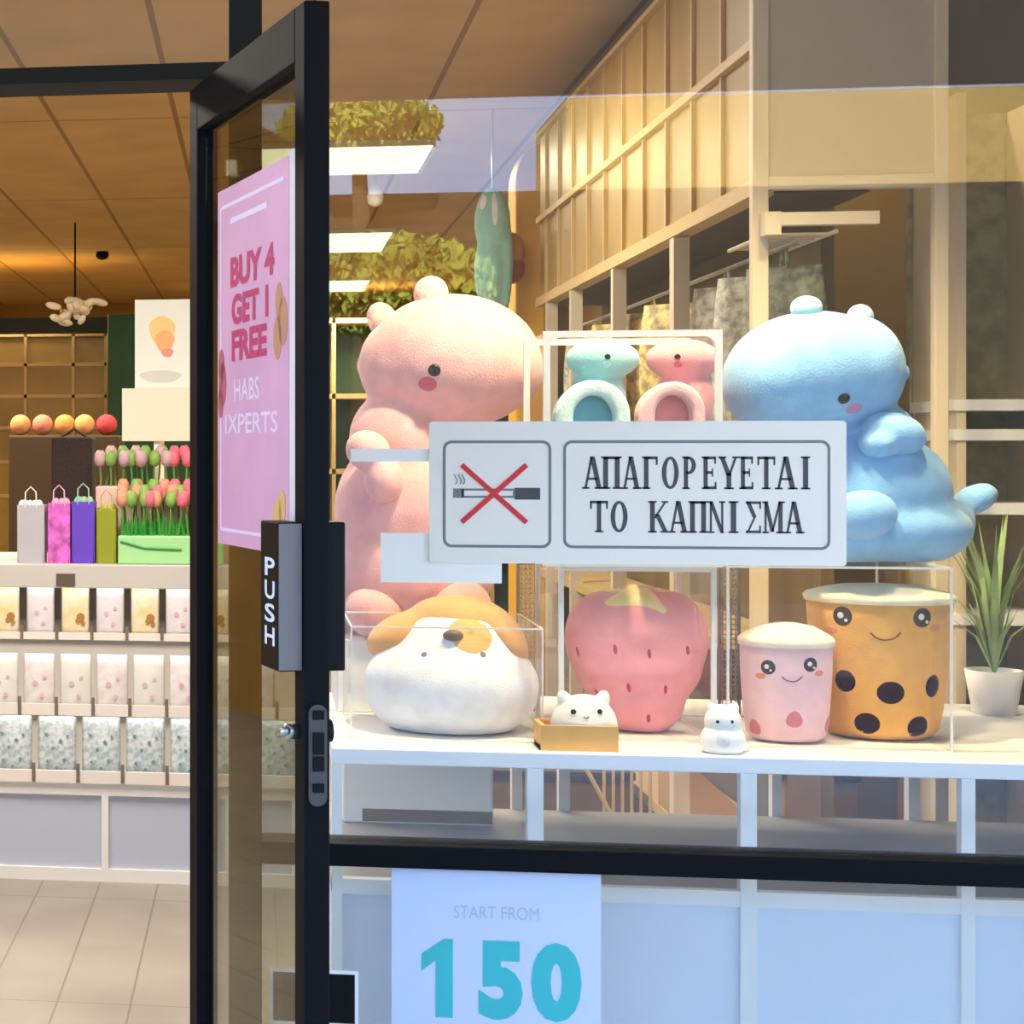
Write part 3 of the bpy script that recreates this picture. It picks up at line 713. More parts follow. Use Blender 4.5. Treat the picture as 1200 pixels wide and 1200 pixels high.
# serif capitals, drawn on a unit-high cell: rectangles (r), strokes (s), half rings (o)
TK, TN, SF = .17, .085, .055
def serif(x0, x1, z): return ('r', x0, x1, z, z+SF)
def stem(x, w=TK): return [('r', x-w/2, x+w/2, 0, 1), serif(x-w/2-.07, x+w/2+.07, 0), serif(x-w/2-.07, x+w/2+.07, 1-SF)]
GL = {
 'Α': [('s', .12, 0, .34, 1, TN), ('s', .60, 0, .36, 1, TK), ('r', .18, .54, .28, .28+TN*.8), serif(.0, .26, 0), serif(.44, .76, 0)],
 'Π': stem(.17)+stem(.57)+[('r', .1, .64, 1-TN, 1)],
 'Γ': stem(.17)+[('r', .1, .60, 1-TN, 1), ('r', .53, .60, .74, 1)],
 'Ο': [('o', .37, .5, .32, .5, TK, TN, 0, 360)],
 'Ρ': stem(.17)+[('o', .28, .73, .30, .27, TK, TN, -90, 90), ('r', .17, .3, .46, .46+TN), ('r', .17, .3, 1-TN, 1)],
 'Ε': stem(.17)+[('r', .1, .60, 1-TN, 1), ('r', .1, .62, 0, TN), ('r', .17, .48, .47, .47+TN), ('r', .53, .60, .78, 1), ('r', .55, .62, 0, .22), ('r', .43, .48, .38, .64)],
 'Υ': [('r', .29, .29+TK, 0, .5), ('s', .12, 1, .375, .42, TK), ('s', .63, 1, .39, .42, TN), serif(.2, .55, 0), serif(-.01, .28, 1-SF), serif(.5, .76, 1-SF)],
 'Τ': [('r', .285, .285+TK, 0, 1), serif(.2, .54, 0), ('r', .02, .72, 1-TN, 1), ('r', .02, .09, .74, 1), ('r', .65, .72, .74, 1)],
 'Ι': stem(.2),
 'Κ': stem(.17)+[('s', .64, .97, .24, .45, TN), ('s', .34, .58, .64, .03, TK), serif(.46, .76, 0), serif(.5, .74, 1-SF)],
 'Ν': [('r', .1, .1+TN, 0, 1), ('r', .57, .57+TN, 0, 1), ('s', .14, 1, .61, 0, TK*.9), serif(.02, .28, 0), serif(.02, .22, 1-SF), serif(.48, .74, 1-SF)],
 'Σ': [('r', .04, .66, 1-TN, 1), ('r', .04, .66, 0, TN), ('s', .13, .98, .40, .5, TK), ('s', .40, .5, .12, .03, TN), ('r', .59, .66, .76, 1), ('r', .59, .66, 0, .24)],
 'Μ': [('r', .1, .1+TN, 0, 1), ('r', .66, .66+TK, 0, 1), ('s', .15, 1, .42, .05, TK*.9), ('s', .72, 1, .42, .05, TN), serif(.01, .28, 0), serif(.01, .24, 1-SF), serif(.57, .92, 0), serif(.7, .92, 1-SF)],
}
def glyph(mb, ch, x, z, wx, h, y0, y1):
    F = lambda a, b_: (x+a*wx, z+b_*h)
    for g in GL[ch]:
        if g[0] == 'r': mb.prism([F(g[1], g[3]), F(g[2], g[3]), F(g[2], g[4]), F(g[1], g[4])], y0, y1)
        elif g[0] == 's':
            _, a, b_, c_, d_, w_ = g; mb.prism([F(a-w_/2, b_), F(a+w_/2, b_), F(c_+w_/2, d_), F(c_-w_/2, d_)], y0, y1)
        else:
            _, cx_, cz_, rx, rz_, tx, tz, a0, a1 = g; n = 24
            for k in range(n):
                t0, t1 = radians(a0+(a1-a0)*k/n), radians(a0+(a1-a0)*(k+1)/n)
                mb.prism([F(cx_+rx*cos(t0), cz_+rz_*sin(t0)), F(cx_+rx*cos(t1), cz_+rz_*sin(t1)),
                          F(cx_+(rx-tx)*cos(t1), cz_+(rz_-tz)*sin(t1)), F(cx_+(rx-tx)*cos(t0), cz_+(rz_-tz)*sin(t0))], y0, y1)
def greek(txt, spans, v0, v1):
    for ch, (a, b_) in zip(txt, spans):
        w_ = {'Ι': .4, 'Μ': .93}.get(ch, .74); m = MB(); X0, X1 = sx(a), sx(b_)
        glyph(m, ch, X0, sz(v1), (X1-X0)/w_, sz(v0)-sz(v1), yl, Yo); m.build('letter', DRK, sg)
greek('ΑΠΑΓΟΡΕΥΕΤΑΙ', [(682, 707), (704, 729), (728, 751), (752, 775), (774, 797), (799, 820), (822, 843), (842, 866), (866, 886), (887, 909), (908, 934), (937, 951)], 535, 573)
greek('ΤΟΚΑΠΝΙΣΜΑ', [(691, 713), (714, 737), (759, 783), (783, 807), (806, 830), (829, 850), (852, 867), (873, 894), (893, 920), (919, 942)], 587, 624)

# paper note and painted reflection strip on the glass
Yi = GY-.0013
def note(u0, u1, v0, v1, lab):
    b = MB().box(px(u0, Yi), px(u1, Yi), Yi, Yi+.0012, pz(v1, (u0+u1)/2, Yi), pz(v0, (u0+u1)/2, Yi))
    tag(b.build('note_or_reflection', mat('note_reflection_white', (250, 244, 232), .7)), lab, 'paper note')
note(446, 588, 625, 683, 'white paper note on the window, its right half under the no smoking sign')
note(411, 510, 526, 541, 'narrow white strip imitating a reflection in the window across the pink dinosaur')  # white strip put in for a reflection in the pane
# 150 poster under the window bar
zt_, zb_ = pz(1020, 582, Yo), pz(1262, 582, Yo)
po = thing('price_poster', 'pale lilac START FROM 150 poster on the glass under the window bar', 'poster', (px(582, Yo), Yo, zb_))
MB().box(px(459, Yo), px(705, Yo), GY-.0016, GY-.0003, zb_, zt_).build('sheet', mat('poster_lilac', (206, 214, 240), .6), po)
text_mesh('heading_lettering', 'START FROM', mat('faint_lilac', (178, 186, 210), .6), po, px(532, Yo), px(632, Yo), pz(1078, 582, Yo), pz(1063, 582, Yo), GY-.0022, 0)
TEAL = mat('poster_teal', (58, 186, 190), .6)
def F1(fx, fz): return (px(494+37*fx, Yo), pz(1196-93*fz, 582, Yo))
MB().prism([F1(.45, 0), F1(1, 0), F1(1, 1), F1(.72, 1), F1(0, .80), F1(0, .58), F1(.45, .72)], GY-.0022, GY-.0016).build('digit', TEAL, po)
for ch, a, b_ in (('5', 561, 613), ('0', 623, 682)):
    text_mesh('digit', ch, TEAL, po, px(a, Yo), px(b_, Yo), pz(1196, 582, Yo), pz(1103, 582, Yo), GY-.0022, .06)

# ================================================================== tan metal partition and ribbed wall shelf at the right
YQ = 4.30
FR = mat('frame_sand', (214, 196, 168), .45)
pf = thing('partition_frame', 'sand coloured metal frame with a grey panel on top behind the blue dinosaur', 'partition', (px(1000, YQ), YQ, 0))
for u0, u1 in ((882, 901), (1096, 1112)):
    MB().box(px(u0, YQ), px(u1, YQ), YQ, YQ+.03, 0, CEIL).build('post', FR, pf, bevel=.002)
xa, xb = px(901, YQ), px(1096, YQ)
MB().box(xa, xb, YQ, YQ+.03, pz(220, 1000, YQ), pz(205, 1000, YQ)).build('beam', FR, pf)
MB().box(xa, xb, YQ+.008, YQ+.02, pz(205, 1000, YQ), CEIL).build('grey_panel', mat('panel_taupe', (186, 170, 152), .6), pf)
MB().box(px(901, YQ), px(1022, YQ), YQ-.05, YQ-.02, pz(263, 960, YQ-.05), pz(248, 960, YQ-.05)).build('bracket_arm', FR, pf)
MB().box(px(901, YQ)-.02, px(901, YQ)+.012, YQ-.053, YQ-.001, pz(275, 905, YQ-.05), pz(248, 905, YQ-.05)).build('bracket_plate', FR, pf)
tr = MB()
for i in range(7): tr.tube([(px(905, YQ)+.01, YQ+.08+.05*i, pz(270, 930, YQ)), (px(985, YQ), YQ+.08+.05*i, pz(270, 930, YQ))], .004, 6)
for x in (px(905, YQ)+.01, px(985, YQ)): tr.tube([(x, YQ+.03, pz(270, 930, YQ)), (x, YQ+.42, pz(270, 930, YQ))], .005, 6)
tr.build('wire_tray', FR, pf)
# ribbed upper shelving that runs back into the shop
XS = px(884, YQ); YE = 7.55
zm, zl = pz(41, 884, YQ), pz(208, 884, YQ); zu = 2.735
sh = thing('wall_shelving', 'long run of gold ribbed wall cabinets receding behind the plush toys', 'wall cabinet', (XS+.2, 5.9, 0))
MB().box(XS+.02, XS+.05, YQ+.04, YE, zl, zu).build('gold_back', 'gold_panel', sh)
MB().box(XS+.05, XS+.25, YQ+.04, YE, zl-.03, zl).build('under_panel', 'brown_dark', sh)
for z, h in ((zu, .015), (zm, .022), (zl, .035)):
    MB().box(XS+.002, XS+.05, YQ+.04, YE, z-h, z).build('rail', 'tan_bar', sh)
y = YQ+.04; i = 0
while y < YE-.05:
    MB().box(XS+.010, XS+.03, y, y+.014, zl, zu-.02).build('rib', 'tan_bar', sh); y += .302
for u, w in ((787, .05), (717, .035), (668, .03), (640, .03)):
    p = atx(u, 400, XS); MB().box(XS, XS+.04, p.y-w/2, p.y+w/2, 0, zl-.04).build('upright', FR, sh)
MB().box(XS+.25, XS+.28, YQ+.4, YE, 0, CEIL).build('back_board', mat('back_brown', (108, 84, 46), .7, var=.1), sh)
MB().box(XS+.02, XS+.24, YQ+.5, YE, 1.02, 1.05).build('shelf', 'tan_bar', sh)
MB().box(XS+.02, XS+.24, YQ+.5, YE, .5, .53).build('shelf', 'tan_bar', sh)
# hook bars and hanging pouches
hz = zl-.13
def pouch(yc, w, h, mm, lab, drop=.0):
    t = thing('hanging_pouch', lab, 'pouch', (XS+.12, yc, hz-drop))
    n = 10; b = MB(); rows = 8; vs = []; 
    for i in range(rows+1):
        q = i/rows
        for k in range(n):
            a = 2*pi*k/n; th = .035*sin(pi*min(1, .1+q*.85))**.6
            e1 = sin(a)*w/2*(.72+.28*sin(pi*min(1, q*.6+.2))); e2 = cos(a)*th; vs.append((t.location.x+e1*.8+e2*.6, yc-e1*.6+e2*.8, hz-drop-.045-h*q))
    fs = [(i*n+k, i*n+(k+1) % n, (i+1)*n+(k+1) % n, (i+1)*n+k) for i in range(rows) for k in range(n)]+[tuple(range(n))[::-1], tuple(rows*n+k for k in range(n))]
    b.add(vs, fs); b.build('bag', mm, t, smooth=True)
    MB().tube([(t.location.x, yc-.03, hz-drop-.05), (t.location.x, yc-.015, hz-drop), (t.location.x, yc+.015, hz-drop), (t.location.x, yc+.03, hz-drop-.05)], .004, 6).build('strap', mm, t)
hb = MB().tube([(XS+.12, YQ+.1, hz), (XS+.12, YE-.1, hz)], .006, 8)
hb.build('hook_bar', 'steel', sh)
GP = mat('pouch_grey', (196, 192, 170), .8, var=.35, vscale=45, bump=.4, bscale=60); DP = mat('pouch_dark', (150, 152, 130), .8, var=.3, vscale=50); GD = mat('pouch_gold', (206, 178, 112), .6, var=.45, vscale=40)
for yc, w, h, mm, lab in ((4.52, .20, .42, DP, 'dark grey patterned pouch hanging nearest the sand coloured post'),
                          (4.76, .22, .44, GP, 'pale grey patterned pouch hanging second from the sand coloured post'),
                          (5.05, .20, .44, GP, 'pale grey patterned pouch hanging between the wide upright and its neighbour'),
                          (5.60, .24, .36, GD, 'glittery gold packet hanging just behind the wide upright'),
                          (5.95, .24, .36, GD, 'glittery gold packet hanging midway between two uprights'),
                          (6.45, .24, .34, GD, 'glittery gold packet hanging beyond the narrow upright'),
                          (6.95, .24, .34, GP, 'pale packet hanging at the far end of the wall cabinets')):
    pouch(yc, w, h, mm, lab)
# far end of the wall run: gold column with a curved head, teal umbrella and orange ball bag
YC = 7.75
gc = MB(); xc0, xc1 = px(604, YC), px(634, YC); zc1 = pz(168, 620, YC)
o = [(xc0, 0), (xc1+.02, 0), (xc1+.02, zc1)]+[(xc1-(xc1-xc0)*sin(k*pi/16), zc1-.16*(1-cos(k*pi/16))) for k in range(1, 9)]
tag(gc.prism(o, YC, YC+.22).build('display_column', mat('column_gold', (240, 178, 44), .5), bevel=.01), 'gold yellow display column with a curved top at the far end of the wall cabinets', 'column')
YN = 7.6; zn = pz(222, 585, YN); zn0 = pz(372, 585, YN); xn = px(577, YN)
um = thing('teal_mascot_plush', 'tall teal plush with white stripes hanging beside the gold column', 'plush toy', (xn, YN, zn0))
m = MB(); m.sph((xn, YN, zn-.13), (.07, .06, .14)); m.sph((xn-.01, YN, zn-.32), (.06, .06, .17)); m.sph((xn+.05, YN, zn-.28), (.03, .04, .20))
um.name = 'hanging_plush'; body, bv = soft('body', m, plush('plush_teal', (156, 208, 200)), um, .012, 5)
for u, v, ru, rv in ((566, 237, 4, 9), (580, 244, 3.5, 20), (556, 286, 4, 9), (575, 360, 14, 7)):
    b = MB(); patch(b, bv, u, v, ru, rv); b.build('white_stripe', WHITE, um, smooth=True)
MB().tube([(xn, YN, zn-.02), (xn, YN, CEIL)], .004, 6).build('cord', 'steel', um)
YB2 = 7.64; xo = px(600, YB2)
t = thing('round_pouch', 'orange and red round pouch hanging on the gold column', 'pouch', (xo, YB2, pz(318, 593, YB2)))
MB().sph((xo, YB2+.03, pz(295, 593, YB2)), (.055, .05, .08)).build('bag', mat('pouch_orange', (206, 132, 30), .6), t, smooth=True)
MB().sph((xo+.005, YB2+.03, pz(314, 593, YB2)), (.048, .052, .06)).build('red_base', mat('pouch_red', (150, 60, 26), .6), t, smooth=True)

Yp_ = 5.48; t = thing('dark_backdrop', 'low dark brown block on the floor behind the wire rack, added to darken the view', 'plinth', (px(600, Yp_), Yp_+.3, 0))  # added block that darkens the view under the display top
xa, xb = px(425, Yp_), XS-.03; zp = pz(902, 600, Yp_)
MB().box(xa, xb, Yp_, Yp_+.6, 0, zp-.02).build('carcass', mat('backdrop_brown', (112, 84, 36), .7, var=.15, vscale=4), t)
MB().box(xa-.01, xb+.005, Yp_-.015, Yp_+.61, zp-.02, zp).build('backdrop_top', 'brown_dark', t)
# right bay behind the frame
tag(MB().box(px(905, 5.4), XR, 5.4, 5.5, 0, CEIL).build('wall_partition', mat('bay_gold', (150, 118, 52), .6, var=.1, vscale=2)), kind='structure')
Yk = 4.9
t = thing('display_stand', 'narrow gold display board standing in the right bay', 'display board', (px(1030, Yk), Yk, 0))
MB().box(px(1060, Yk), px(1090, Yk), Yk, Yk+.05, 0, pz(380, 1075, Yk)).build('board', mat('board_gold', (190, 138, 40), .5), t)
MB().box(px(1055, Yk), px(1095, Yk), Yk-.06, Yk+.11, 0, .03).build('foot', 'brown_dark', t)
t = thing('side_shelf', 'white wall shelf unit at the far right edge of the window', 'shelf unit', (px(1165, 4.45), 4.5, 0))
x0, x1 = px(1118, 4.45), 1.95
for u in (1122, 1240): MB().box(px(u, 4.45), px(u, 4.45)+.02, 4.455, 4.735, 0, 2.3).build('upright', FR, t)
for v in (468, 503, 590, 720): MB().box(x0, x1, 4.45, 4.75, pz(v+13, 1160, 4.45), pz(v, 1160, 4.45)).build('shelf', 'white_board', t)
MB().box(x0, x1, 4.74, 4.76, 0, 2.3).build('back_panel', mat('side_olive', (160, 148, 104), .7, var=.2, vscale=20), t)
# artificial plant at the far right
xp, yp = px(1165, 4.1), 4.1
t = thing('artificial_plant', 'pale green leafy plant standing behind the right end of the display', 'plant', (xp, yp, zt))
MB().lathe([(.04, 0), (.055, .09), (.05, .09), (.048, .08)], (xp, yp, zt), 20).build('pot', 'white_board', t, smooth=True)
f = MB()
for i in range(46):
    a = random.uniform(0, 2*pi); l = random.uniform(.12, .34); r = random.uniform(.02, .07)
    p0 = Vector((xp, yp, zt+.08)); p1 = p0+Vector((cos(a)*r*.6, sin(a)*r*.6, l*.6)); p2 = p0+Vector((cos(a)*r*1.8, sin(a)*r*1.8, l))
    s = Vector((-sin(a), cos(a), 0))*.006
    f.add([p0-s*.4, p0+s*.4, p1-s, p1+s, p2], [(0, 1, 3, 2), (2, 3, 4)])
f.build('leaves', mat('plant_green', (150, 176, 118), .7, var=.25), t)

# ================================================================== ceiling fittings
pan = None
def light_panel(u0, u1, v0, v1, lab):
    a, b_ = atz(u1, v0, CEIL), atz(u1, v1, CEIL); xl = atz(u0, v1, CEIL).x
    t = thing('ceiling_light', lab, 'ceiling light', ((a.x+xl)/2, (a.y+b_.y)/2, CEIL))
    MB().box(xl, b_.x, a.y, b_.y, CEIL-.02, CEIL-.0005).build('diffuser', 'lamp_white', t)
    fm = MB().box(xl-.02, b_.x+.02, a.y-.02, a.y, CEIL-.025, CEIL-.0005).box(xl-.02, b_.x+.02, b_.y, b_.y+.02, CEIL-.025, CEIL-.0005)
    fm.box(xl-.02, xl, a.y, b_.y, CEIL-.025, CEIL-.0005).box(b_.x, b_.x+.02, a.y, b_.y, CEIL-.025, CEIL-.0005); fm.build('frame', 'white_metal', t)
light_panel(300, 489, 164, 197, 'nearest glowing ceiling light panel, above the pink dinosaur')
light_panel(330, 446, 268, 291, 'second glowing ceiling light panel, deeper in the shop')
light_panel(340, 425, 325, 338, 'farthest and smallest glowing ceiling light panel')
p = atz(440, 206, CEIL)
t = thing('camera_dome', 'small white dome fitting hanging from the ceiling under the nearest light panel', 'ceiling fitting', tuple(p))
b = MB(); b.lathe([(.012, 0), (.014, -.04), (.03, -.06), (.042, -.10), (.035, -.135), (.012, -.15)], tuple(p), 20); b.build('dome', 'white_board', t, smooth=True)
p = atz(120, 295, CEIL)
t = thing('ceiling_sensor', 'small black round sensor on the brown ceiling above the doorway', 'ceiling sensor', tuple(p))
MB().lathe([(.04, 0), (.045, -.03), (.03, -.05), (.01, -.055)], tuple(p), 20).build('body', 'black_plastic', t, smooth=True)
# window downlights; the one over the blue dinosaur is added
for x, y, w_ in ((.64, 3.44, 'middle of the plush display'), (1.12, 3.42, 'blue dinosaur, added to brighten the cup lids'), (1.35, 5.0, 'right bay')):
    t = thing('downlight', 'round ceiling downlight over the %s' % w_, 'downlight', (x, y, CEIL))
    MB().ring([(x+.06*cos(k*pi/12), y+.06*sin(k*pi/12)) for k in range(24)], [(x+.05*cos(k*pi/12), y+.05*sin(k*pi/12)) for k in range(24)], 0, .02)
    b = MB(); b.lathe([(.05, 0), (.06, 0), (.06, -.02), (.05, -.02)], (x, y, CEIL), 24); b.build('trim_ring', 'white_metal', t, smooth=False)

# ================================================================== stepped display seen through the doorway
YL = 6.55
def lz(v, Y): return pz(v, 140, Y)
XL0, XL1 = px(-160, YL), px(352, YL)
ld = thing('stepped_display', 'white and grey stepped display counter with price strips seen through the doorway', 'display counter', ((XL0+XL1)/2, YL+.5, 0))
MB().box(XL0, XL1, YL+.012, 7.9, .02, lz(932, YL)).build('base_panels', mat('panel_blue_grey', (188, 196, 214), .5), ld)
f = MB(); f.box(XL0, XL1, YL, YL+.03, 0, .045); f.box(XL0, XL1, YL, YL+.03, lz(933, YL), lz(917, YL))
for u in (-100, 123, 268, 346): f.box(px(u-4, YL), px(u+4, YL), YL, YL+.03, .045, lz(933, YL))
f.build('white_frame', 'white_metal', ld)
T = [(YL, 900, 917), (6.78, 822, 838), (7.0, 738, 749)]
Ytop = 7.2
zs_ = [lz(917, YL), lz(842, 6.78), lz(762, 7.0)]
nx = [6.78, 7.0, 7.15]
for i, (Yk, va, vb) in enumerate(T):
    z = lz(vb, Yk)
    MB().box(XL0, XL1, Yk+.004, 7.9, (lz(932, YL) if i == 0 else lz(T[i-1][2], T[i-1][0])), z).build('step', 'shelf_grey', ld)
    MB().box(XL0, XL1, Yk-.012, Yk+.002, z-.004, lz(va, Yk)-.012).build('price_strip', mat('strip_cream', (236, 226, 218), .6), ld)
ztp = lz(662, 7.05); zsh = lz(690, 7.05)
MB().box(XL0, XL1, 7.05, 7.9, zsh, ztp).build('top_board', 'shelf_grey', ld, bevel=.004)
MB().box(XL0, XL1, 7.2, 7.9, lz(749, 7.0), zsh).build('back_block', mat('shelf_grey_dark', (170, 166, 160), .6), ld)
tg = MB().box(px(66, 7.05), px(88, 7.05), 7.045, 7.05, lz(687, 7.04), lz(673, 7.04)); tg.build('dark_label', mat('label_dark', (92, 80, 70), .6), ld)
# packets standing on the steps
def pmat(n, c, c2, s=26): return mat(n, c, .45, var=.1, vscale=s, col2=c2)
PM = [pmat('packet_yellow', (246, 222, 160), (244, 232, 214), 14), pmat('packet_white', (240, 236, 238), (226, 218, 226), 40), pmat('packet_peach', (236, 206, 170), (240, 220, 196), 14),
      pmat('packet_pink', (240, 224, 226), (236, 232, 230), 30), pmat('packet_ivory', (240, 238, 230), (230, 228, 220), 30), pmat('packet_blue', (236, 242, 246), (170, 190, 196), 60)]
mat('motif_brown', (172, 122, 60), .6); mat('motif_teal', (110, 150, 154), .6); mat('motif_rose', (220, 180, 186), .6); mat('divider', (120, 108, 96), .5)
def packet_proto(w, h, pm, motif, lab):
    t = thing('packet', lab, 'packet', (0, 0, 0)); n = 8; vs = []
    for j in range(7):
        q = j/6; th = .002+.012*sin(pi*q)**.7
        for k in range(n):
            a = 2*pi*k/n; ca, sa = cos(a), sin(a); s = lambda x: math.copysign(abs(x)**.45, x)
            vs.append((s(ca)*w/2, s(sa)*th, h*q))
    fs = [(j*n+k, j*n+(k+1) % n, (j+1)*n+(k+1) % n, (j+1)*n+k) for j in range(6) for k in range(n)]+[tuple(range(n))[::-1], tuple(6*n+k for k in range(n))]
    MB().add(vs, fs).build('bag', pm, t, smooth=True)
    b = MB()
    for (mx_, mz_, r) in motif[1]:
        b.prism([(mx_*w+r*w*cos(k*pi/6), mz_*h+r*w*sin(k*pi/6)) for k in range(12)], -.0155, -.0135)
    b.build('printed_motif', motif[0], t)
    return t
BIG = [(.2, .42, .15), (.1, .35, .09), (.28, .3, .08)]; DOTS = [(-.25, .3, .035), (.1, .62, .045), (.2, .32, .05), (-.1, .5, .04), (.28, .7, .035), (-.28, .72, .04), (0, .2, .045)]; SOFT = [(-.12, .5, .09), (.18, .6, .06), (.1, .3, .07)]
rows = [
  (7.0, (690, 742), 128.5-41*5, 41, .105, [(0, 'motif_brown', BIG, 'yellow packet with a brown motif in the top row of the stepped display'), (1, 'motif_rose', SOFT, 'white packet between the yellow ones in the top row of the stepped display')], 0),
  (6.78, (768, 826), 88-43*5, 43, .115, [(4, 'motif_rose', SOFT, 'ivory packet in the middle row of the stepped display'), (3, 'motif_rose', SOFT, 'pale pink packet in the middle row of the stepped display')], 1),
  (6.55, (842, 906), 118-52*4, 52, .135, [(5, 'motif_teal', DOTS, 'white packet with bluish speckles in the bottom row of the stepped display')], 2)]
for Yk, (v0, v1), us, st_, w, kinds, ri in rows:
    zb = lz(T[2-ri][2], Yk); h = lz(v0, Yk)-zb; protos = []
    k = 0; u = us
    while u < 345:
        if u > -110:
            pi_, mo, sh_, lab = kinds[k % len(kinds)]
            pos = (px(u, Yk), Yk+.028, zb)
            if len(protos) < len(kinds):
                pr = packet_proto(w, h, PM[pi_], (MATS[mo], sh_), lab); pr['group'] = lab.replace('packet', 'packets', 1); pr.location = pos; protos.append(pr)
            else: dup(protos[k % len(kinds)], pos)
            k += 1
            dv = MB().box(px(u+st_/2, Yk)-.006, px(u+st_/2, Yk)+.006, Yk-.016, Yk-.0122, zb-.002, lz(T[2-ri][1], Yk)+.014); dv.build('strip_clip', 'divider', ld)
        u += st_

# on top of the counter
def bx(name, lab, cat, u0, u1, v0, Y0, dep, m_, part='box_body', bev=.006, zbase=None):
    zb = ztp if zbase is None else zbase
    x0, x1 = px(u0, Y0), px(u1, Y0); t = thing(name, lab, cat, ((x0+x1)/2, Y0+dep/2, zb))
    MB().box(x0, x1, Y0, Y0+dep, zb, pz(v0, (u0+u1)/2, Y0)).build(part, m_, t, bevel=bev); return t
Y2 = 7.12
def gift_bag(lab, u0, u1, vt, m1, m2):
    x0, x1 = px(u0, Y2), px(u1, Y2); z1 = pz(vt, (u0+u1)/2, Y2); t = thing('gift_bag', lab, 'gift bag', ((x0+x1)/2, Y2+.05, ztp)); g = .006
    b = MB(); b.prism([(x0+g, ztp), (x1-g, ztp), (x1, z1), (x0, z1)], Y2, Y2+.004).prism([(x0+g, ztp), (x1-g, ztp), (x1, z1), (x0, z1)], Y2+.096, Y2+.1)
    b.box(x0, x0+.004, Y2+.004, Y2+.096, ztp, z1).box(x1-.004, x1, Y2+.004, Y2+.096, ztp, z1).box(x0+g, x1-g, Y2+.004, Y2+.096, ztp, ztp+.004); b.build('bag_body', m1, t)
    c = (x0+x1)/2; MB().tube([(c-.022, Y2+.002, z1-.01), (c-.02, Y2+.002, z1+.05), (c, Y2+.002, z1+.07), (c+.02, Y2+.002, z1+.05), (c+.022, Y2+.002, z1-.01)], .003, 6).build('handle', m2, t)
    b = MB()
    for i in range(9):
        p = Vector((random.uniform(x0+.015, x1-.015), Y2+random.uniform(.02, .08), z1-.01)); b.sph(p, (.016, .016, .03), None, 8, 6)
    b.build('tissue', m2, t, smooth=True)
gift_bag('purple gift bag with pale green tissue on the counter behind the doorway', 84, 111, 588, mat('bag_purple', (98, 62, 190), .5), mat('tissue_green', (150, 196, 170), .7))
gift_bag('pink and magenta gift bag left of the purple one', 56, 82, 590, mat('bag_magenta', (204, 96, 188), .5, var=.4, vscale=20), mat('tissue_pink', (226, 170, 210), .7))
gift_bag('olive yellow gift bag between the purple bag and the green planter', 113, 136, 596, mat('bag_olive', (140, 146, 30), .5), mat('tissue_olive', (180, 176, 90), .7))
gift_bag('silver grey gift bag at the far left of the counter', 20, 52, 592, mat('bag_silver', (180, 176, 186), .4), mat('tissue_white', (230, 224, 230), .7))
# planter of toy tulips, two tiers
Yt = 7.10; x0, x1 = px(138, Yt), px(262, Yt); z1 = pz(628, 190, Yt)
t = thing('tulip_planter', 'pale green planter with a darker grass fringe holding toy tulips', 'planter', ((x0+x1)/2, Yt+.07, ztp))
MB().box(x0, x1, Yt, Yt+.14, ztp, z1).build('tub', mat('planter_green', (160, 214, 150), .5), t, bevel=.006)
MB().tube([(x0+.01, Yt-.002, z1-.02), (x0+.10, Yt-.002, z1-.045), (x0+.24, Yt-.002, z1-.05)], .006, 6).build('painted_stripe', mat('planter_stripe', (70, 160, 74), .5), t)
g = MB()
for i in range(150):
    x = random.uniform(x0+.005, x1-.005); yy = Yt+random.uniform(.005, .13); hh = random.uniform(.05, .09); a = random.uniform(-.02, .02)
    g.add([(x-.006, yy, z1-.002), (x+.006, yy, z1-.002), (x+a, yy-.004, z1+hh)], [(0, 1, 2)])
g.build('grass_fringe', mat('grass_green', (34, 140, 40), .6), t)
Yu = 7.3; x0u, x1u = px(112, Yu), px(290, Yu); zu_ = pz(570, 180, Yu)
t2 = thing('tulip_planter', 'long pale pink planter on a riser behind the green one, full of toy tulips', 'planter', ((x0u+x1u)/2, Yu+.07, ztp))
MB().box(x0u, x1u, Yu, Yu+.14, ztp, zu_).build('tub', mat('planter_pink', (222, 186, 178), .5), t2, bevel=.006)
def tulip(mb_, bl, lab, gr):
    t = thing('toy_tulip', lab, 'toy flower', (0, 0, 0), gr)
    MB().tube([(0, 0, -.03), (.003, 0, .05), (0, 0, .10)], .004, 6).build('stem', mat('stem_green', (92, 140, 60), .6), t)
    b = MB(); b.lathe([(.004, .095), (.019, .105), (.024, .125), (.021, .145), (.012, .16), (.004, .155)], (0, 0, 0), 10); b.build('bloom', bl, t, smooth=True); return t
BL = [mat('bloom_pink', (226, 110, 130), .6), mat('bloom_peach', (214, 148, 120), .6), mat('bloom_lilac', (196, 160, 170), .6), mat('bloom_green', (130, 168, 84), .6)]
NM = ['pink', 'peach', 'lilac', 'green']
front = [tulip(None, BL[c], '%s toy tulip standing in the green planter' % NM[c], '%s tulips in the green planter' % NM[c]) for c in (1, 0, 3)]
rear = [tulip(None, BL[c], '%s toy tulip standing in the pink planter behind' % NM[c], '%s tulips in the pink planter' % NM[c]) for c in (2, 3, 0)]
used = {}
def plant(pr, loc, s):
    key = pr.name
    if key in used: dup(pr, loc, rot=(random.uniform(-.15, .15), random.uniform(-.15, .15), 0), scale=(s, s, s))
    else: pr.location = loc; used[key] = 1; pr.scale = (s, s, s)
for j in range(3):
    for i in range(11):
        plant(front[(i*2+j+random.randint(0, 1)) % 3 if i % 4 else 0], (x0+.015+(x1-x0-.03)*(i+.3*(j % 2))/10.4, Yt+.025+.045*j, z1+.01+.022*j), 1.0)
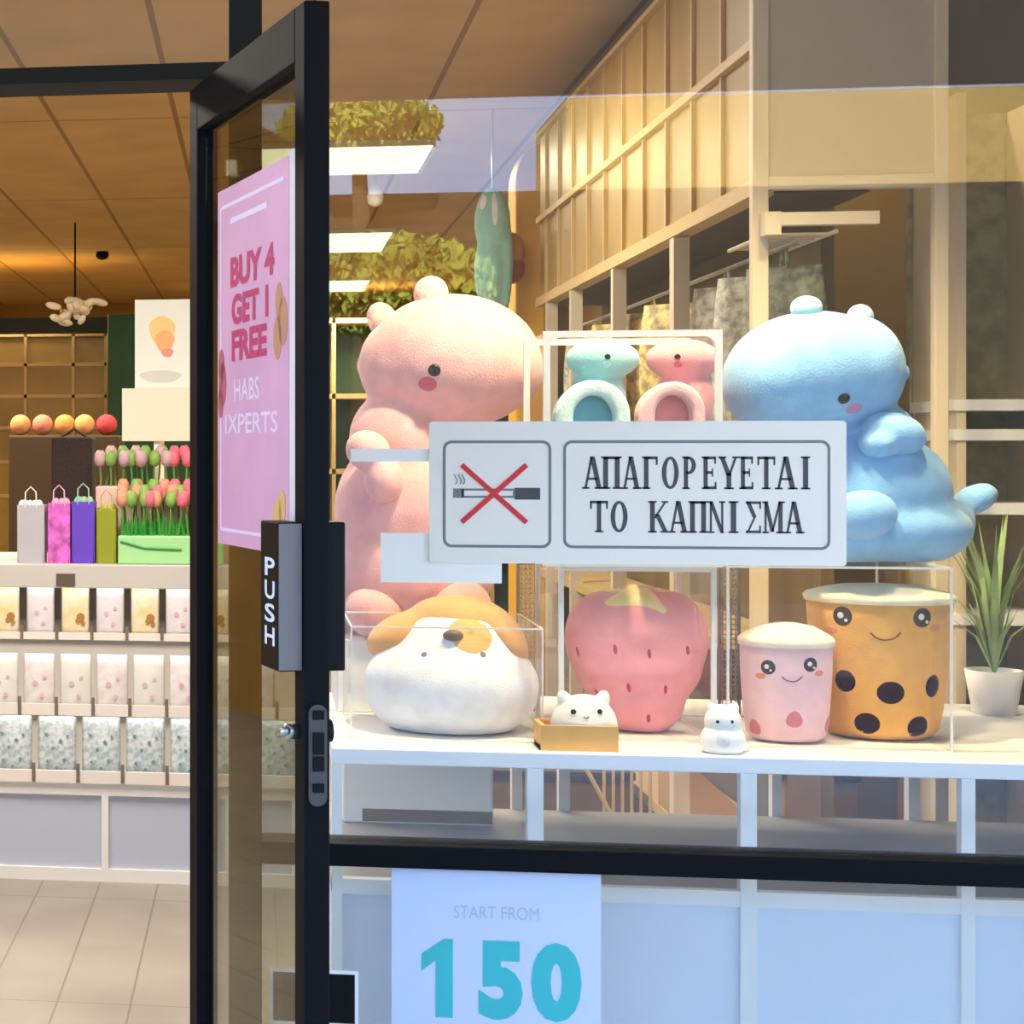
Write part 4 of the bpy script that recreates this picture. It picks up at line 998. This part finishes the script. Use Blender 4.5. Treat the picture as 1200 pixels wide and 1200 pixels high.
for j in range(2):
    for i in range(14):
        plant(rear[2 if i in (7, 8, 9) else (i+j) % 2], (x0u+.015+(x1u-x0u-.03)*(i+.4*j)/13.6, Yu+.035+.06*j, zu_-.02+.02*j), 1.0)
# white cards behind the tulips
Yv = 7.5; zbv = ztp
t = thing('blank_card', 'plain cream sign card standing behind the tulips', 'sign card', (px(185, Yv), Yv, ztp))
MB().box(px(143, Yv), px(262, Yv), Yv, Yv+.02, pz(517, 185, Yv), pz(455, 185, Yv)).build('card', mat('card_cream', (232, 222, 204), .7), t, bevel=.002)
MB().box(px(180, Yv), px(186, Yv), Yv+.02, Yv+.035, ztp, pz(470, 185, Yv)).build('stake', 'white_metal', t)
Yw_ = 7.62
t = thing('picture_card', 'tall white sign card with a yellow and orange picture above the cream card', 'sign card', (px(188, Yw_), Yw_, ztp))
MB().box(px(158, Yw_), px(262, Yw_), Yw_, Yw_+.02, pz(455, 188, Yw_), pz(351, 188, Yw_)).build('card', mat('card_white', (232, 236, 232), .6), t, bevel=.002)
MB().box(px(186, Yw_), px(192, Yw_), Yw_+.02, Yw_+.035, ztp, pz(400, 188, Yw_)).build('stake', 'white_metal', t)
def blob(u, v, ru, rv, y0, m_, nm):
    c = at(u, v, Yw_); b = MB().prism([(c.x+ru*kx(u, Yw_)*cos(k*pi/10)*(1+.12*sin(3*k*pi/10)), c.z+rv*kz(u, Yw_)*sin(k*pi/10)) for k in range(20)], y0, Yw_); b.build(nm, m_, t)
blob(190, 388, 15, 18, Yw_-.002, mat('print_yellow', (240, 206, 140), .6), 'printed_picture'); blob(193, 400, 11, 13, Yw_-.0035, mat('print_orange', (236, 178, 120), .6), 'printed_picture')
blob(196, 413, 7, 5, Yw_-.0045, mat('print_rose', (226, 150, 140), .6), 'printed_picture'); blob(188, 441, 24, 7, Yw_-.002, mat('print_grey', (206, 208, 206), .6), 'printed_band')
# behind the counter
Y5 = 9.2
t = bx('plush_bin', 'dark bin filled with red and orange plush balls left of the cream card', 'bin', 10, 138, 510, Y5, .5, 'brown_dark', 'bin_body', .01, 0)
for i, (u, c, nm) in enumerate(((24, (214, 150, 96), 'orange'), (50, (206, 132, 110), 'dusty pink'), (76, (220, 150, 84), 'deep orange'), (99, (222, 164, 104), 'pale orange'), (125, (206, 70, 78), 'red'))):
    r = .052; c_ = at(u, 497, Y5+.08); c_.z = pz(510, 75, Y5)+r
    tag(MB().sph(c_, (r, r, r)).build('plush_ball', mat('ball_'+nm.replace(' ', '_'), c, .9, bump=.4, bscale=120), smooth=True), nm+' plush ball on top of the dark bin', 'plush ball')
t = bx('dark_basket', 'dark brown basket on the counter left of the tulips', 'basket', 60, 108, 512, 7.55, .2, mat('basket_dark', (44, 30, 26), .8, bump=.5, bscale=80), 'basket_body', .01)
MB().tube([(px(66, 7.55), 7.65, pz(514, 84, 7.55)), (px(84, 7.55), 7.65, pz(502, 84, 7.55)), (px(102, 7.55), 7.65, pz(514, 84, 7.55))], .006, 8).build('handle', 'brown_dark', t)
Y6 = 13.0
t = thing('gold_cabinet', 'gold cabinet with a pale grid front at the back left of the shop', 'cabinet', (px(70, Y6), Y6+.2, 0))
xa, xb = px(-140, Y6), px(125, Y6); za, zb = 0, pz(390, 70, Y6)
MB().box(xa, xb, Y6, Y6+.4, 0, zb).build('carcass', 'gold_panel', t)
g = MB()
for u in (-135, -80, -25, 30, 86, 124): g.box(px(u, Y6)-.01, px(u, Y6)+.01, Y6-.012, Y6, 0, zb)
for v in (391, 426, 463, 500, 540, 580): g.box(xa, xb, Y6-.012, Y6, pz(v+2, 70, Y6)-.008, pz(v, 70, Y6)+.004)
g.build('grid_front', 'tan_bar', t)
Y7 = 12.6
tag(MB().box(px(126, Y7), px(262, Y7), Y7, Y7+.3, 0, pz(368, 140, Y7)).build('green_screen', 'green_dark', bevel=.01), 'dark green upright board beside the gold cabinet', 'display board')
tag(MB().box(px(-140, Y7), px(125, Y7), 12.75, 12.95, pz(389, 70, 12.75), pz(372, 70, 12.75)).build('wall_sign', mat('sign_black', (22, 30, 24), .6)), 'dark signboard on top of the gold cabinet', 'signboard')
# pendant of pale leaves
Y8 = 11.0; xq = px(88, Y8); zq_ = pz(358, 88, Y8)
t = thing('pendant_lamp', 'white petal pendant lamp hanging in front of the gold cabinet', 'pendant lamp', (xq, Y8, CEIL))
MB().tube([(xq, Y8, CEIL), (xq, Y8, zq_)], .006, 6).build('cord', 'black_plastic', t)
b = MB()
for i in range(16):
    a = 2*pi*i/16+random.uniform(-.1, .1); r = random.uniform(.06, .16); z = zq_+random.uniform(-.1, .03)
    b.sph((xq+cos(a)*r, Y8+sin(a)*r, z), (.05, .02, .022), (random.uniform(-.5, .5), random.uniform(-.7, .7), a), 10, 6)
b.sph((xq, Y8, zq_), (.05, .05, .05)); b.build('petals', mat('petal_white', (236, 226, 206), .5), t, smooth=True)
# shelving deep in the shop, seen left of the pink dinosaur
Y9 = 15.5
t = thing('wall_unit', 'dark green and gold wall shelves at the back of the shop', 'shelf unit', (px(480, Y9), Y9+.2, 0))
xa, xb = px(270, Y9), px(640, Y9); zb = pz(372, 480, Y9)
MB().box(xa, xb, Y9+.35, Y9+.4, 0, zb).build('back_panel', 'green_dark', t)
for i in range(5): MB().box(xa, xb, Y9, Y9+.35, .1+i*(zb-.14)/4, .14+i*(zb-.14)/4).build('shelf', 'tan_bar', t)
for i in range(7): x = xa+(xb-xa)*i/6; MB().box(x-.015, x+.015, Y9, Y9+.35, 0, zb).build('upright', 'tan_bar', t)
